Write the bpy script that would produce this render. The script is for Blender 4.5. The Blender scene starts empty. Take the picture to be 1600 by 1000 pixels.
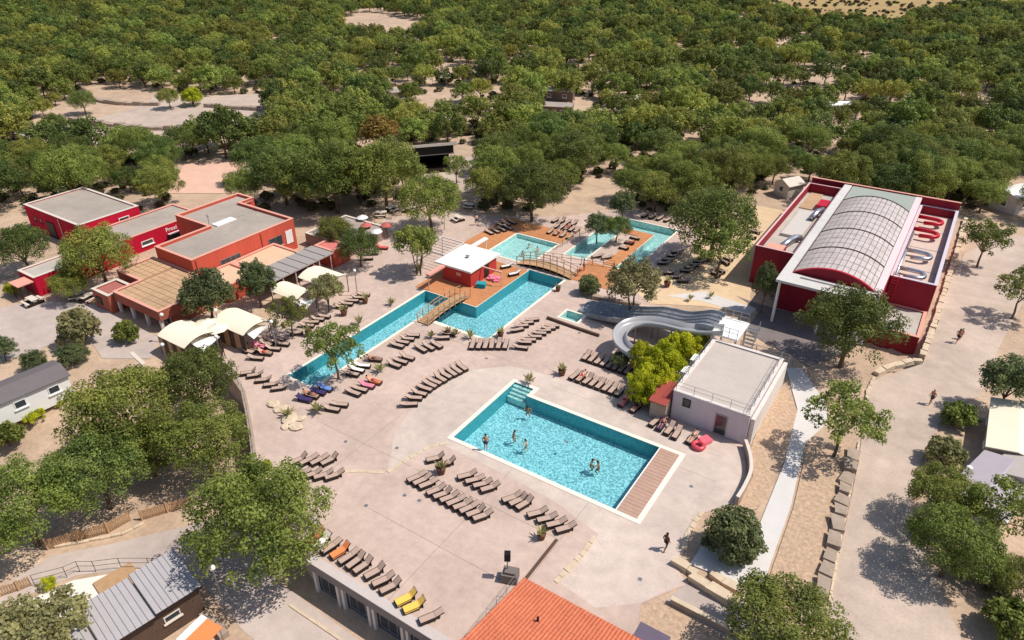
import bpy, bmesh, math, random
import numpy as np
from mathutils import Vector, Matrix
from mathutils.geometry import delaunay_2d_cdt
R = math.radians
scn = bpy.context.scene
col = scn.collection
rnd = random.Random(7)
# ------------------------------------------------------------------ camera
F, HZ, H, YAW = 1100.0, -145.0, 40.0, 33.2          # focal length in photo pixels, horizon row, height, heading
TH = math.atan((500 - HZ) / F)
cam_d = bpy.data.cameras.new('camera')
cam_d.sensor_width = 36; cam_d.lens = F / 1600 * 36; cam_d.clip_start = 0.5; cam_d.clip_end = 6000
cam = bpy.data.objects.new('camera', cam_d); col.objects.link(cam)
cam.location = (0, 0, H); cam.rotation_euler = (R(90) - TH, 0, R(YAW))
scn.camera = cam
# ------------------------------------------------------------------ sky, sun, exposure
SUN_EL, SUN_AZ = 58.0, 27.0                          # azimuth counted from +x
w = bpy.data.worlds.new('World'); scn.world = w; w.use_nodes = True
nt = w.node_tree; bg = nt.nodes['Background']
sky = nt.nodes.new('ShaderNodeTexSky'); sky.sky_type = 'NISHITA'; sky.sun_disc = False
sky.sun_elevation = R(SUN_EL); sky.sun_rotation = R(90 - SUN_AZ); sky.air_density = 1.0; sky.dust_density = 1.2
nt.links.new(sky.outputs[0], bg.inputs[0]); bg.inputs[1].default_value = 0.115
sl = bpy.data.lights.new('sun', 'SUN'); sl.energy = 4.3; sl.angle = R(0.5); sl.color = (1.0, 0.94, 0.86)
sun = bpy.data.objects.new('sun', sl); col.objects.link(sun)
sd = Vector((math.cos(R(SUN_AZ)) * math.cos(R(SUN_EL)), math.sin(R(SUN_AZ)) * math.cos(R(SUN_EL)), math.sin(R(SUN_EL))))
sun.rotation_euler = (-sd).to_track_quat('-Z', 'Y').to_euler(); sun.location = sd * 200
vs = scn.view_settings
vs.view_transform = 'Standard'; vs.look = 'None'; vs.gamma = 1; vs.exposure = 0.0; vs.use_curve_mapping = False
# ------------------------------------------------------------------ helpers
cy, sy = math.cos(R(YAW)), math.sin(R(YAW))
def W(u, v, z=0.0):
    """ground point seen at photo pixel (u, v) on the level z (used once, to survey the real positions)"""
    x = (u - 800) / F; y = (500 - v) / F
    d = (x, math.cos(TH) + y * math.sin(TH), -math.sin(TH) + y * math.cos(TH))
    t = (z - H) / d[2]
    X, Y = t * d[0], t * d[1]
    return Vector((X * cy - Y * sy, X * sy + Y * cy, z))
def W2(u, v, z=0.0):
    p = W(u, v, z); return (p.x, p.y)
def PX(x, y, z):
    X = x * cy + y * sy; Y = -x * sy + y * cy; Z = z - H
    yc = Y * math.sin(TH) + Z * math.cos(TH); zc = Y * math.cos(TH) - Z * math.sin(TH)
    return 800 + F * X / zc, 500 - F * yc / zc, zc
def pip(pt, poly):
    x, y = pt[0], pt[1]; n = len(poly); c = False; j = n - 1
    for i in range(n):
        xi, yi = poly[i][0], poly[i][1]; xj, yj = poly[j][0], poly[j][1]
        if (yi > y) != (yj > y) and x < (xj - xi) * (y - yi) / (yj - yi) + xi: c = not c
        j = i
    return c
def srgb(r, g, b):
    f = lambda c: (c / 255 / 12.92) if c / 255 <= .04045 else ((c / 255 + .055) / 1.055) ** 2.4
    return (f(r), f(g), f(b))
MATS = {}
def M(name, c, rough=.8, var=.12, scale=1.0, bump=0.0, local=False, spec=.3, metal=0.0, c2=None, big=0.0, streak=False):
    """base colour with two sizes of noise (grain, blotches) and fine relief"""
    if name in MATS: return MATS[name]
    m = bpy.data.materials.new(name); m.use_nodes = True; MATS[name] = m
    n = m.node_tree.nodes; l = m.node_tree.links; b = n['Principled BSDF']
    b.inputs['Roughness'].default_value = rough; b.inputs['Specular IOR Level'].default_value = spec; b.inputs['Metallic'].default_value = metal
    if local: src = n.new('ShaderNodeTexCoord').outputs['Object']
    else: src = n.new('ShaderNodeNewGeometry').outputs['Position']
    if streak:
        vm_ = n.new('ShaderNodeVectorMath'); vm_.operation = 'MULTIPLY'; vm_.inputs[1].default_value = (1.6,1.6,.22); l.new(src, vm_.inputs[0]); src = vm_.outputs[0]
    t1 = n.new('ShaderNodeTexNoise'); t1.inputs['Scale'].default_value = scale; t1.inputs['Detail'].default_value = 6; t1.inputs['Roughness'].default_value = .65
    t2 = n.new('ShaderNodeTexNoise'); t2.inputs['Scale'].default_value = scale * 9; t2.inputs['Detail'].default_value = 4
    l.new(src, t1.inputs['Vector']); l.new(src, t2.inputs['Vector'])
    mx = n.new('ShaderNodeMath'); mx.operation = 'MULTIPLY_ADD'; mx.inputs[1].default_value = .6
    ad = n.new('ShaderNodeMath'); ad.operation = 'MULTIPLY'; ad.inputs[1].default_value = .4
    l.new(t2.outputs[0], ad.inputs[0]); l.new(t1.outputs[0], mx.inputs[0]); l.new(ad.outputs[0], mx.inputs[2])
    cr = n.new('ShaderNodeValToRGB'); e = cr.color_ramp.elements
    lo = [max(0, x * (1 - var)) for x in c]; hi = [min(1, x * (1 + var)) for x in (c2 or c)]
    e[0].position = .34; e[1].position = .66
    e[0].color = (*lo, 1); e[1].color = (*hi, 1)
    l.new(mx.outputs[0], cr.inputs[0]); outc = cr.outputs[0]
    if big:
        t3 = n.new('ShaderNodeTexNoise'); t3.inputs['Scale'].default_value = scale * .12; t3.inputs['Detail'].default_value = 5; t3.inputs['Roughness'].default_value = .7
        l.new(src, t3.inputs['Vector'])
        mp = n.new('ShaderNodeMapRange'); mp.inputs[1].default_value = .35; mp.inputs[2].default_value = .65; mp.inputs[3].default_value = 1 - big; mp.inputs[4].default_value = 1 + big
        l.new(t3.outputs[0], mp.inputs[0])
        vm = n.new('ShaderNodeVectorMath'); vm.operation = 'SCALE'; l.new(outc, vm.inputs[0]); l.new(mp.outputs[0], vm.inputs['Scale']); outc = vm.outputs[0]
    l.new(outc, b.inputs['Base Color'])
    if bump:
        bp = n.new('ShaderNodeBump'); bp.inputs['Strength'].default_value = bump; bp.inputs['Distance'].default_value = .05
        l.new(mx.outputs[0], bp.inputs['Height']); l.new(bp.outputs[0], b.inputs['Normal'])
    return m
ORG = {}
class MB:
    def __init__(s): s.v = []; s.f = []
    def add(s, vs_, fs_):
        k = len(s.v); s.v += [tuple(v) for v in vs_]; s.f += [tuple(i + k for i in f) for f in fs_]; return s
    def box(s, x0, x1, y0, y1, z0, z1):
        return s.add([(x0,y0,z0),(x1,y0,z0),(x1,y1,z0),(x0,y1,z0),(x0,y0,z1),(x1,y0,z1),(x1,y1,z1),(x0,y1,z1)],
            [(3,2,1,0),(4,5,6,7),(0,1,5,4),(1,2,6,5),(2,3,7,6),(3,0,4,7)])
    def obox(s, c, sx, sy_, z0, z1, a=0.0):
        ca, sa = math.cos(a), math.sin(a); q = []
        for z in (z0, z1):
            for dx, dy in ((-1,-1),(1,-1),(1,1),(-1,1)):
                X, Y = dx*sx/2, dy*sy_/2; q.append((c[0]+X*ca-Y*sa, c[1]+X*sa+Y*ca, z))
        return s.add(q, [(3,2,1,0),(4,5,6,7),(0,1,5,4),(1,2,6,5),(2,3,7,6),(3,0,4,7)])
    def prism(s, poly, z0, z1):
        a = sum(poly[i-1][0]*poly[i][1]-poly[i][0]*poly[i-1][1] for i in range(len(poly)))
        if a < 0: poly = poly[::-1]
        n = len(poly); s.add([(p[0],p[1],z0) for p in poly]+[(p[0],p[1],z1) for p in poly],
            [tuple(range(n-1,-1,-1)), tuple(range(n,2*n))]+[(i,(i+1)%n,n+(i+1)%n,n+i) for i in range(n)]); return s
    def ring(s, x0, x1, y0, y1, t, z0, z1):
        s.box(x0,x1,y0,y0+t,z0,z1); s.box(x0,x1,y1-t,y1,z0,z1); s.box(x0,x0+t,y0+t,y1-t,z0,z1); s.box(x1-t,x1,y0+t,y1-t,z0,z1); return s
    def tube(s, pts, r0, r1=None, n=6, cap=True):
        r1 = r0 if r1 is None else r1; pts = [Vector(p) for p in pts]; k = len(pts); vs_ = []; fs_ = []
        for i, p in enumerate(pts):
            d = (pts[min(i+1,k-1)] - pts[max(i-1,0)])
            if d.length < 1e-6: d = Vector((0,0,1))
            d.normalize(); a = d.orthogonal() if i == 0 else a - d * a.dot(d); a.normalize(); b = d.cross(a)
            r = r0 + (r1 - r0) * i / max(1, k-1)
            for j in range(n):
                t = 2*math.pi*j/n; vs_.append(p + a*math.cos(t)*r + b*math.sin(t)*r)
        for i in range(k-1):
            for j in range(n): fs_.append((i*n+j, i*n+(j+1)%n, (i+1)*n+(j+1)%n, (i+1)*n+j))
        if cap: fs_ += [tuple(range(n-1,-1,-1)), tuple(range((k-1)*n, k*n))]
        return s.add(vs_, fs_)
    def sphere(s, c, r, n=8, m=6, sc=(1,1,1)):
        vs_ = [(c[0],c[1],c[2]+r*sc[2])]; fs_ = []
        for i in range(1, m):
            t = math.pi*i/m
            for j in range(n):
                p = 2*math.pi*j/n; vs_.append((c[0]+r*sc[0]*math.sin(t)*math.cos(p), c[1]+r*sc[1]*math.sin(t)*math.sin(p), c[2]+r*sc[2]*math.cos(t)))
        vs_.append((c[0],c[1],c[2]-r*sc[2])); L = len(vs_)-1
        for j in range(n): fs_.append((0,1+j,1+(j+1)%n))
        for i in range(m-2):
            for j in range(n): fs_.append((1+i*n+j,1+(i+1)*n+j,1+(i+1)*n+(j+1)%n,1+i*n+(j+1)%n))
        for j in range(n): fs_.append((L,1+(m-2)*n+(j+1)%n,1+(m-2)*n+j))
        return s.add(vs_, fs_)
    def grid(s, fn, nu, nv, close=False):
        k = len(s.v)
        for i in range(nu+1):
            for j in range(nv+1): s.v.append(tuple(fn(i/nu, j/nv)))
        for i in range(nu):
            for j in range(nv): s.f.append((k+i*(nv+1)+j, k+(i+1)*(nv+1)+j, k+(i+1)*(nv+1)+j+1, k+i*(nv+1)+j+1))
        return s
    def mesh(s, name, mat, org=(0,0,0), smooth=False):
        me = bpy.data.meshes.new(name)
        o = org; me.from_pydata([(v[0]-o[0], v[1]-o[1], v[2]-o[2]) for v in s.v], [], s.f); me.update()
        if mat: me.materials.append(mat)
        if smooth: me.polygons.foreach_set('use_smooth', [True]*len(me.polygons))
        return me
    def build(s, name, mat, parent=None, smooth=False, kind=None, label=None):
        org = ORG.get(parent.name, (0,0,0)) if parent else (0,0,0)
        o = bpy.data.objects.new(name, s.mesh(name, mat, org, smooth)); col.objects.link(o)
        if parent: o.parent = parent; ORG[o.name] = org
        if kind: o['kind'] = kind
        if label: o['label'] = label
        return o
def nwords(s): return len(s.split())
def tag(o, label=None, cat=None, group=None, kind=None):
    if label:
        if not 4 <= nwords(label) <= 16: print('LABEL', nwords(label), label)
        o['label'] = label
    if cat: o['category'] = cat
    if group: o['group'] = group
    if kind: o['kind'] = kind
    return o
def thing(name, label, cat, loc=(0,0,0), group=None, rz=0.0):
    o = bpy.data.objects.new(name, None); col.objects.link(o); o.empty_display_size = .3
    o.location = loc; o.rotation_euler = (0,0,rz); tag(o, label, cat, group)
    ORG[o.name] = tuple(loc) if rz == 0 else (0,0,0)
    return o
CH = {}
def kids(o):
    if o.name not in CH: CH[o.name] = [c for c in o.children]
    return CH[o.name]
def dup(root, loc, rz=0.0, sc=1.0, label=None, group=None, cat=None):
    r = root.copy(); col.objects.link(r); r.location = loc; r.rotation_euler = (0,0,rz); r.scale = sc if isinstance(sc, (tuple, list)) else (sc,sc,sc)
    tag(r, label, cat, group)
    for c in kids(root):
        d = c.copy(); col.objects.link(d); d.parent = r
        for g in kids(c):
            e = g.copy(); col.objects.link(e); e.parent = d
    return r
def inst(obj_, loc, parent, rz=0.0, sc=(1,1,1)):
    """another piece sharing mesh data, child of the same parent"""
    c = obj_.copy(); col.objects.link(c); c.parent = parent; c.location = loc; c.rotation_euler = (0,0,rz); c.scale = sc; return c
def sheet(name, outline, z, mat, holes=(), thick=0.0, kind='structure', parent=None):
    pts = [Vector(p[:2]) for p in outline]; edges = [(i,(i+1)%len(pts)) for i in range(len(pts))]
    loops = [list(outline)]+[list(h) for h in holes]
    for h in holes:
        k = len(pts); pts += [Vector(p[:2]) for p in h]; edges += [(k+i, k+(i+1)%len(h)) for i in range(len(h))]
    v, e, f, *_ = delaunay_2d_cdt(pts, edges, [], 0, 1e-5)
    mb = MB(); fs = []
    for t in f:
        c = (sum(v[i].x for i in t)/3, sum(v[i].y for i in t)/3)
        if pip(c, outline) and not any(pip(c, h) for h in holes):
            a = (v[t[1]]-v[t[0]]).cross(v[t[2]]-v[t[0]]); fs.append(tuple(t) if a > 0 else tuple(t)[::-1])
    mb.add([(p.x,p.y,z) for p in v], fs)
    if thick:
        for lp in loops[:1]:
            n = len(lp)
            for i in range(n):
                a, b = lp[i], lp[(i+1)%n]
                mb.add([(a[0],a[1],z),(b[0],b[1],z),(b[0],b[1],z-thick),(a[0],a[1],z-thick)], [(0,1,2,3)])
    return mb.build(name, mat, parent, kind=kind)
ORD = ['first','second','third','fourth','fifth','sixth','seventh','eighth','ninth','tenth','eleventh','twelfth']
CNT = ['zero','one','two','three','four','five','six','seven','eight','nine','ten','eleven','twelve','thirteen','fourteen']
# ------------------------------------------------------------------ materials
m_soil = M('dry_soil', srgb(188,162,138), .95, .22, .35, .25, big=.12)
m_deck = M('pink_resin_paving', srgb(195,172,158), .9, .13, 1.4, .08, big=.12)
m_apron = M('pale_concrete', srgb(201,183,170), .88, .14, .9, .1, big=.13)
m_road = M('dusty_road', srgb(188,169,153), .95, .15, .6, .15, big=.17)
m_asph = M('worn_asphalt', srgb(186,170,160), .92, .11, .8, .1, big=.14)
m_gravel = M('brown_gravel', srgb(188,160,134), .95, .4, 3.2, .8)
m_path = M('light_path', srgb(210,204,198), .85, .05, .8, .05, big=.05)
m_white_gravel = M('white_gravel', srgb(232,224,212), .95, .12, 6.0, .5)
m_hill = M('dry_hill_earth', srgb(178,140,104), .95, .22, .10, .2, c2=srgb(158,140,86))
m_park = M('parking_gravel', srgb(190,171,156), .95, .14, .3, .1, big=.14)
m_coping = M('white_coping', srgb(238,228,208), .7, .04, 2.0)
m_red = M('crimson_render', srgb(182,10,46), .85, .13, 1.2, .04, big=.10, streak=True)
m_orange = M('orange_red_render', srgb(196,86,66), .88, .12, 1.2, .05, big=.10, streak=True)
m_hallred = M('dark_crimson_cladding', srgb(142,26,44), .65, .12, 1.0, .02, big=.08, streak=True)
m_brownred = M('brown_red_render', srgb(168,92,72), .85, .06, .7, .03)
m_roof = M('grey_beige_membrane', srgb(168,156,144), .9, .09, .8, .05, big=.13)
m_roofg = M('grey_flat_roof', srgb(182,174,163), .9, .10, .7, .05, big=.13)
m_tan = M('tan_roof_slab', srgb(190,156,122), .9, .14, .9, .06, big=.12)
m_pink = M('pink_roof_edge', srgb(222,160,140), .8, .05, 2)
m_edge = M('pale_roof_edge', srgb(214,202,188), .7, .05, 2)
m_white = M('white_paint', srgb(236,234,228), .6, .03, 1.0)
m_whitewall = M('off_white_render', srgb(218,208,200), .85, .09, 1.2, .03, big=.08, streak=True)
m_metal = M('grey_metal', srgb(150,150,152), .4, .05, 2, metal=.6)
m_silver = M('silver_duct', srgb(205,205,208), .28, .05, 3, metal=.85)
m_ductred = M('red_duct', srgb(196,20,46), .35, .05, 2, spec=.5)
m_dark = M('dark_brown_metal', srgb(44,32,28), .5, .1, 3)
m_black = M('black_plastic', srgb(28,27,28), .5, .1, 3)
m_wood = M('orange_deck_wood', srgb(196,134,90), .75, .16, 1.5, .08, big=.1)
m_wood2 = M('weathered_wood', srgb(182,146,110), .8, .16, 2.0, .08)
m_greyplank = M('pinkish_grey_plank', srgb(182,148,130), .8, .12, 1.2, .06)
m_brownwood = M('dark_cladding_wood', srgb(92,72,60), .85, .2, 1.5, .1)
m_cream = M('cream_canvas', srgb(240,228,202), .8, .03, 1.2)
m_sling = M('taupe_sling', srgb(186,160,144), .8, .06, 6, local=True)
m_stone = M('limestone', srgb(206,186,160), .95, .16, 1.2, .5)
m_stone2 = M('grey_limestone', srgb(166,148,132), .95, .18, 1.2, .5)
m_glassd = M('dark_window_glass', srgb(60,66,70), .08, .1, .6, spec=.6)
m_trunk = M('bark', srgb(104,86,68), .95, .2, 6, .3, local=True)
m_terra = M('terracotta_tile', srgb(204,118,86), .85, .26, 5.0, .1, big=.08)
m_slide = M('grey_fibreglass', srgb(140,142,146), .3, .42, 2.6, spec=.5)
m_slidel = M('pale_fibreglass', srgb(166,165,166), .3, .08, 1.0, spec=.6)
m_pot = M('brown_pot', srgb(110,72,56), .8, .1, 3, local=True)
m_skin = M('tanned_skin', srgb(186,128,98), .6, .06, 3, local=True)
m_skin2 = M('pale_skin', srgb(222,174,148), .6, .05, 3, local=True)
m_hair = M('dark_hair', srgb(48,36,30), .7, .1, 5, local=True)
m_fibre = M('violet_render', srgb(206,192,194), .85, .08, 1.2, .03, big=.08, streak=True)

def caustic_tiles(name, c, var=.3, sc=3.2):  # pale flecks of rippling water light are put into the tile colour
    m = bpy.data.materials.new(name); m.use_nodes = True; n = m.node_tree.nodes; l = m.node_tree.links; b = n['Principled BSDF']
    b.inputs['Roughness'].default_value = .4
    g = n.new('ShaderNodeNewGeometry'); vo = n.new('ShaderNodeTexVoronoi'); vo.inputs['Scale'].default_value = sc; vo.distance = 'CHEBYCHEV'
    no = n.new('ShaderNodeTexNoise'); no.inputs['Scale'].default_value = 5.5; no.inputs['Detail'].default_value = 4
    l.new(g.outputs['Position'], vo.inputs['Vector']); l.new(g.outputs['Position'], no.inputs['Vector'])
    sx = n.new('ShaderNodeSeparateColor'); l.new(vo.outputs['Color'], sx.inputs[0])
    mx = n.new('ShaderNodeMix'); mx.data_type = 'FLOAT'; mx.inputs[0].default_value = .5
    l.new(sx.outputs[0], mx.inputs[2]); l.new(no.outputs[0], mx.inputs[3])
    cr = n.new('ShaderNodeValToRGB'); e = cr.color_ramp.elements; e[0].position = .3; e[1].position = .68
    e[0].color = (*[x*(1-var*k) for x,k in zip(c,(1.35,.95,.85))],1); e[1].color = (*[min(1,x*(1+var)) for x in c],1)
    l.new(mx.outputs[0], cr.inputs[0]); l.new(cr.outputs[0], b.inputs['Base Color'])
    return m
def water(name, tint, bs=1.6):
    m = bpy.data.materials.new(name); m.use_nodes = True; n = m.node_tree.nodes; l = m.node_tree.links
    n.remove(n['Principled BSDF']); out = n['Material Output']
    g = n.new('ShaderNodeNewGeometry'); no = n.new('ShaderNodeTexNoise'); no.inputs['Scale'].default_value = bs; no.inputs['Detail'].default_value = 3; no.inputs['Distortion'].default_value = .6
    l.new(g.outputs['Position'], no.inputs['Vector'])
    bp = n.new('ShaderNodeBump'); bp.inputs['Strength'].default_value = .7; bp.inputs['Distance'].default_value = .12; l.new(no.outputs[0], bp.inputs['Height'])
    tr = n.new('ShaderNodeBsdfTransparent'); tr.inputs[0].default_value = (*tint, 1)
    gl = n.new('ShaderNodeBsdfGlossy'); gl.inputs['Roughness'].default_value = .06; l.new(bp.outputs[0], gl.inputs['Normal'])
    fr = n.new('ShaderNodeFresnel'); fr.inputs[0].default_value = 1.33; l.new(bp.outputs[0], fr.inputs['Normal'])
    mx = n.new('ShaderNodeMixShader'); l.new(fr.outputs[0], mx.inputs[0]); l.new(tr.outputs[0], mx.inputs[1]); l.new(gl.outputs[0], mx.inputs[2])
    l.new(mx.outputs[0], out.inputs[0]); return m
m_tile = caustic_tiles('turquoise_painted_caustics', srgb(156,202,208), .40, 8.0)
m_tilew = caustic_tiles('teal_wall_painted_shade', srgb(62,156,166), .18, 7)  # wall shade put into a deeper teal than the floor tile
m_tileS = caustic_tiles('pale_painted_caustics', srgb(186,210,206), .2, 5.0)
m_water = water('pool_water', (.80,.94,.955), 4.5); m_waterS = water('shallow_water', (.82,.95,.96))
# ------------------------------------------------------------------ terrain
ZL = -3.0
Wp = lambda pts, z=0.0: [W2(u, v, z) for u, v in pts]
rect = lambda x0, x1, y0, y1: [(x0,y0),(x1,y0),(x1,y1),(x0,y1)]
EDGE = Wp([(345,572),(366,592),(380,612),(386,640),(393,680),(398,722),(412,760),(440,805)]) + [(-31.0,21.2)]
LOW = [(-16.0,21.2),(-16.0,0.0),(-60.0,-20.0)] + Wp([(-300,1000),(-200,760),(20,735),(150,700),(300,650),(350,625)], ZL) + EDGE[3:]
terrace = EDGE + [(-17.3,21.2),(-17.3,26.6),(-8.0,26.6)] + Wp([(1003,943),(1075,912),(1056,885),(1068,862),(1097,802),(1148,788),(1166,745),(1163,700)]) + \
    [(-9.2,50.2),(-15.9,50.2),(-15.9,60.4),(-16.4,66.2)] + Wp([(1010,470),(985,448),(1010,430),(1090,375),(1062,335),(985,325),(880,338),(800,338),(700,330),(600,340),(560,400),(500,425),(470,440),(430,480),(420,505),(350,545)])
P_main = [(-30.55,37.3),(-14.9,37.3),(-14.9,45.9),(-28.4,45.9),(-28.4,47.2),(-30.55,47.2)]
P_lane = [(-49.9,35.85),(-46.45,35.85),(-46.45,52.2),(-43.9,52.2),(-37.35,52.2),(-37.35,68.9),(-42.4,68.9),(-42.4,57.2),(-49.9,57.2)]
P_up = rect(-50.0,-43.4,70.3,77.8)
P_chan = [(-41.0,75.5),(-38.0,75.5),(-38.0,88.0),(-33.5,88.0),(-33.5,75.5),(-31.4,75.5),(-31.4,91.4),(-41.0,91.4)]
P_land = rect(-33.2,-31.0,60.6,62.4)
POOLS = [P_main, P_lane, P_up, P_chan, P_land]
RR = [(min(p[0] for p in q)-1.2, max(p[0] for p in q)+1.2, min(p[1] for p in q)-1.2, max(p[1] for p in q)+1.2) for q in POOLS]
def sdist(pt, poly):
    d = 1e9; x, y = pt
    for i in range(len(poly)):
        ax, ay = poly[i-1][:2]; bx, by = poly[i][:2]; dx, dy = bx-ax, by-ay
        t = max(0, min(1, ((x-ax)*dx+(y-ay)*dy)/(dx*dx+dy*dy+1e-9)))
        d = min(d, math.hypot(x-ax-dx*t, y-ay-dy*t))
    return -d if pip(pt, poly) else d
def ground_z(x, y):
    z = -.06
    d = sdist((x, y), LOW)
    k = 0 if d > 8 else (1 if d < 0 else 1 - d/8)
    z += ZL * (k*k*(3-2*k))
    for r in RR:
        if r[0] < x < r[1] and r[2] < y < r[3]: z = min(z, -2.6)
    if -10 < x < 6 and 65 < y < 82:
        dd = sdist((x,y), DIP); kk = 0 if dd > 2.5 else (1 if dd < 0 else 1-dd/2.5); z -= 1.4*kk*kk*(3-2*kk)
    r2 = x*x + y*y
    if r2 > 150**2:
        q = math.sqrt(r2)-150; z += .9*math.sin(x*.031+1)*math.sin(y*.027)*min(1, q/80)
    return z
DIP = rect(-5.0,1.2,71.6,76.0)
def terrain():
    rows = [6]
    while rows[-1] < 120: rows.append(rows[-1]+1.25)
    while rows[-1] < 450: rows.append(rows[-1]*1.03)
    rows += [520, 650, 900, 1500, 3500]
    nc = 150; v = []; f = []
    for r in rows:
        hw = 26 + .95*r
        for j in range(nc+1):
            X = hw*(2*j/nc-1); x = X*cy - r*sy; y = X*sy + r*cy; v.append((x, y, ground_z(x, y)))
    for i in range(len(rows)-1):
        for j in range(nc): a = i*(nc+1)+j; f.append((a, a+1, a+nc+2, a+nc+1))
    MB().add(v, f).build('ground', m_soil, smooth=True, kind='structure')
terrain()
# ------------------------------------------------------------------ paved sheets
tz = 0.0
terr = sheet('pool_terrace', terrace, tz, m_deck, POOLS, thick=3.3)
apron = Wp([(742,577),(690,597),(645,635),(616,680),(606,735),(690,694),(790,742),(870,786),(935,835),(872,908),(930,950)]) + Wp([(1000,942),(1071,910),(1053,884),(1064,861),(1093,801),(1145,786),(1163,743),(1160,702),(1040,657),(958,620),(880,592),(800,572)])
cop_o = [(-31.0,36.85),(-12.75,36.85),(-12.75,46.35),(-27.95,46.35),(-27.95,47.65),(-31.0,47.65)]
sheet('concrete_apron', apron, tz+.004, m_apron, [cop_o])
sheet('gravel_bed', Wp([(1173,700),(1190,655),(1226,598),(1246,642),(1242,690),(1185,795),(1160,800),(1154,790),(1176,745)]), .02, m_gravel)
sheet('footpath', Wp([(1228,575),(1252,575),(1292,632),(1292,662),(1258,692),(1236,790),(1188,926),(1078,882),(1098,850),(1184,826),(1226,722),(1246,640)]), .03, m_path)
sheet('gravel_strip', Wp([(1262,695),(1332,688),(1302,780),(1272,940),(1240,962),(1192,930),(1240,792)]), .02, m_gravel)
sheet('gravel_patch', Wp([(1002,944),(1040,938),(1115,985),(1160,1020),(990,1020)]), .012, m_gravel)
sheet('ramp', Wp([(1072,912),(1160,955),(1210,985),(1150,1010),(1115,985),(1040,938)]), .012, m_asph)
sheet('road', Wp([(1290,1040),(1298,930),(1342,720),(1356,600),(1380,588),(1442,568),(1478,450),(1508,395),(1560,372),(1720,360),(1740,420),(1600,470),(1560,545),(1530,620),(1480,640),(1440,720),(1425,770),(1430,830),(1520,1040)]), .0, m_road)
zl = ZL - .04
sheet('lower_road', Wp([(-20,945),(0,918),(80,868),(180,848),(290,822),(330,812),(480,800),(470,870),(430,905),(700,1100),(520,1100),(380,985),(310,905),(250,884),(120,898),(0,948)], ZL), zl, m_asph)
sheet('white_gravel_yard', Wp([(25,945),(115,906),(232,886),(215,912),(110,972),(15,965)], ZL), zl+.01, m_white_gravel)
sheet('plaza', Wp([(-60,500),(0,482),(55,468),(150,476),(250,528),(235,560),(160,560),(125,510),(60,548),(0,565),(-60,590)]), -.02, m_asph)
sheet('sand_yard', Wp([(1010,474),(1100,478),(1155,488),(1172,470),(1180,384),(1230,330),(1180,320),(1090,375),(1012,432),(988,449)]), -.02, M('sand', srgb(214,186,150), .95, .12, 1.0, .2, big=.08))
sheet('side_path', Wp([(1040,462),(1100,455),(1182,482),(1172,492),(1095,470)]), -.005, m_path)
sheet('courtyard_with_shade', Wp([(1150,462),(1176,478),(1184,488),(1166,516),(1200,538),(1232,552),(1262,572),(1300,560),(1345,535),(1365,470),(1228,486),(1172,470)]), -.012, M('asphalt_with_painted_shade', srgb(128,118,116), .92, .14, .8, .1, big=.15))  # asphalt sheet, its dark tone partly painted shade of hall and tree
sheet('parking_area', Wp([(42,212),(100,166),(165,132),(185,146),(300,152),(440,146),(440,208),(330,208),(270,216),(150,226)]), .15, m_park)
sheet('terrace_square', Wp([(262,302),(290,254),(392,248),(402,285),(370,302)]), .0, M('pink_gravel', srgb(218,178,156), .95, .1, .5, .1))
sheet('stage_yard', Wp([(640,262),(760,240),(745,300),(690,300)]), .0, m_park)
sheet('hillside', Wp([(1196,20),(1180,-60),(1900,-90),(1900,-5),(1700,5),(1470,22),(1400,48),(1300,42)]), 1.2, m_hill)
# ------------------------------------------------------------------ pools
def pool(name, label, poly, depth, mt, mw, cop=None):
    t = thing(name, label, 'pool'); t['kind'] = 'structure'
    mb = MB(); n = len(poly)
    for i in range(n):
        a, b = poly[i], poly[(i+1)%n]
        mb.add([(a[0],a[1],-.004),(b[0],b[1],-.004),(b[0],b[1],-depth),(a[0],a[1],-depth)], [(3,2,1,0)])
    mb.build('basin_wall', m_tilew if depth > 1.2 else mt, t)
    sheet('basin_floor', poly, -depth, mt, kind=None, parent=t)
    sheet('water', poly, -.12, mw, kind=None, parent=t)
    return t
def offs(poly, d):
    """outline pushed out by d (axis aligned, counter-clockwise)"""
    n = len(poly); o = []
    for i in range(n):
        a, b, c = Vector(poly[i-1]), Vector(poly[i]), Vector(poly[(i+1)%n]); e1 = (b-a).normalized(); e2 = (c-b).normalized()
        o.append((b.x + d*(e1.y+e2.y), b.y - d*(e1.x+e2.x)))
    return o
def coping(t, poly, wd, z0, z1, mat, outer=None):
    o = outer or offs(poly, wd); mb = MB(); n = len(poly)
    if outer is None:
        for i in range(n):
            a, b, c, d = poly[i], poly[(i+1)%n], o[(i+1)%n], o[i]
            mb.add([(a[0],a[1],z0),(b[0],b[1],z0),(c[0],c[1],z0),(d[0],d[1],z0),(a[0],a[1],z1),(b[0],b[1],z1),(c[0],c[1],z1),(d[0],d[1],z1)],
                [(4,7,6,5),(0,4,5,1),(2,6,7,3)])
        mb.build('coping', mat, t)
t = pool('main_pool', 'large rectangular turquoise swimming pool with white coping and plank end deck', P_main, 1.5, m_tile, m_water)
P_full = [(-30.55,37.3),(-13.1,37.3),(-13.1,45.9),(-28.4,45.9),(-28.4,47.2),(-30.55,47.2)]
coping(t, P_full, .4, -.02, .035, m_coping)
mb = MB()
for k in range(4): mb.box(-30.5, -28.45, 47.15-.35*(k+1), 47.15-.35*k, -1.45, -.16-.2*k)
mb.build('entry_steps', m_tileS, t)
pk = None; npl = 22; pw = 8.6/npl
MB().box(-14.9,-14.8,37.3,45.9,-.25,.05).build('deck_curb', m_white, t)
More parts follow.
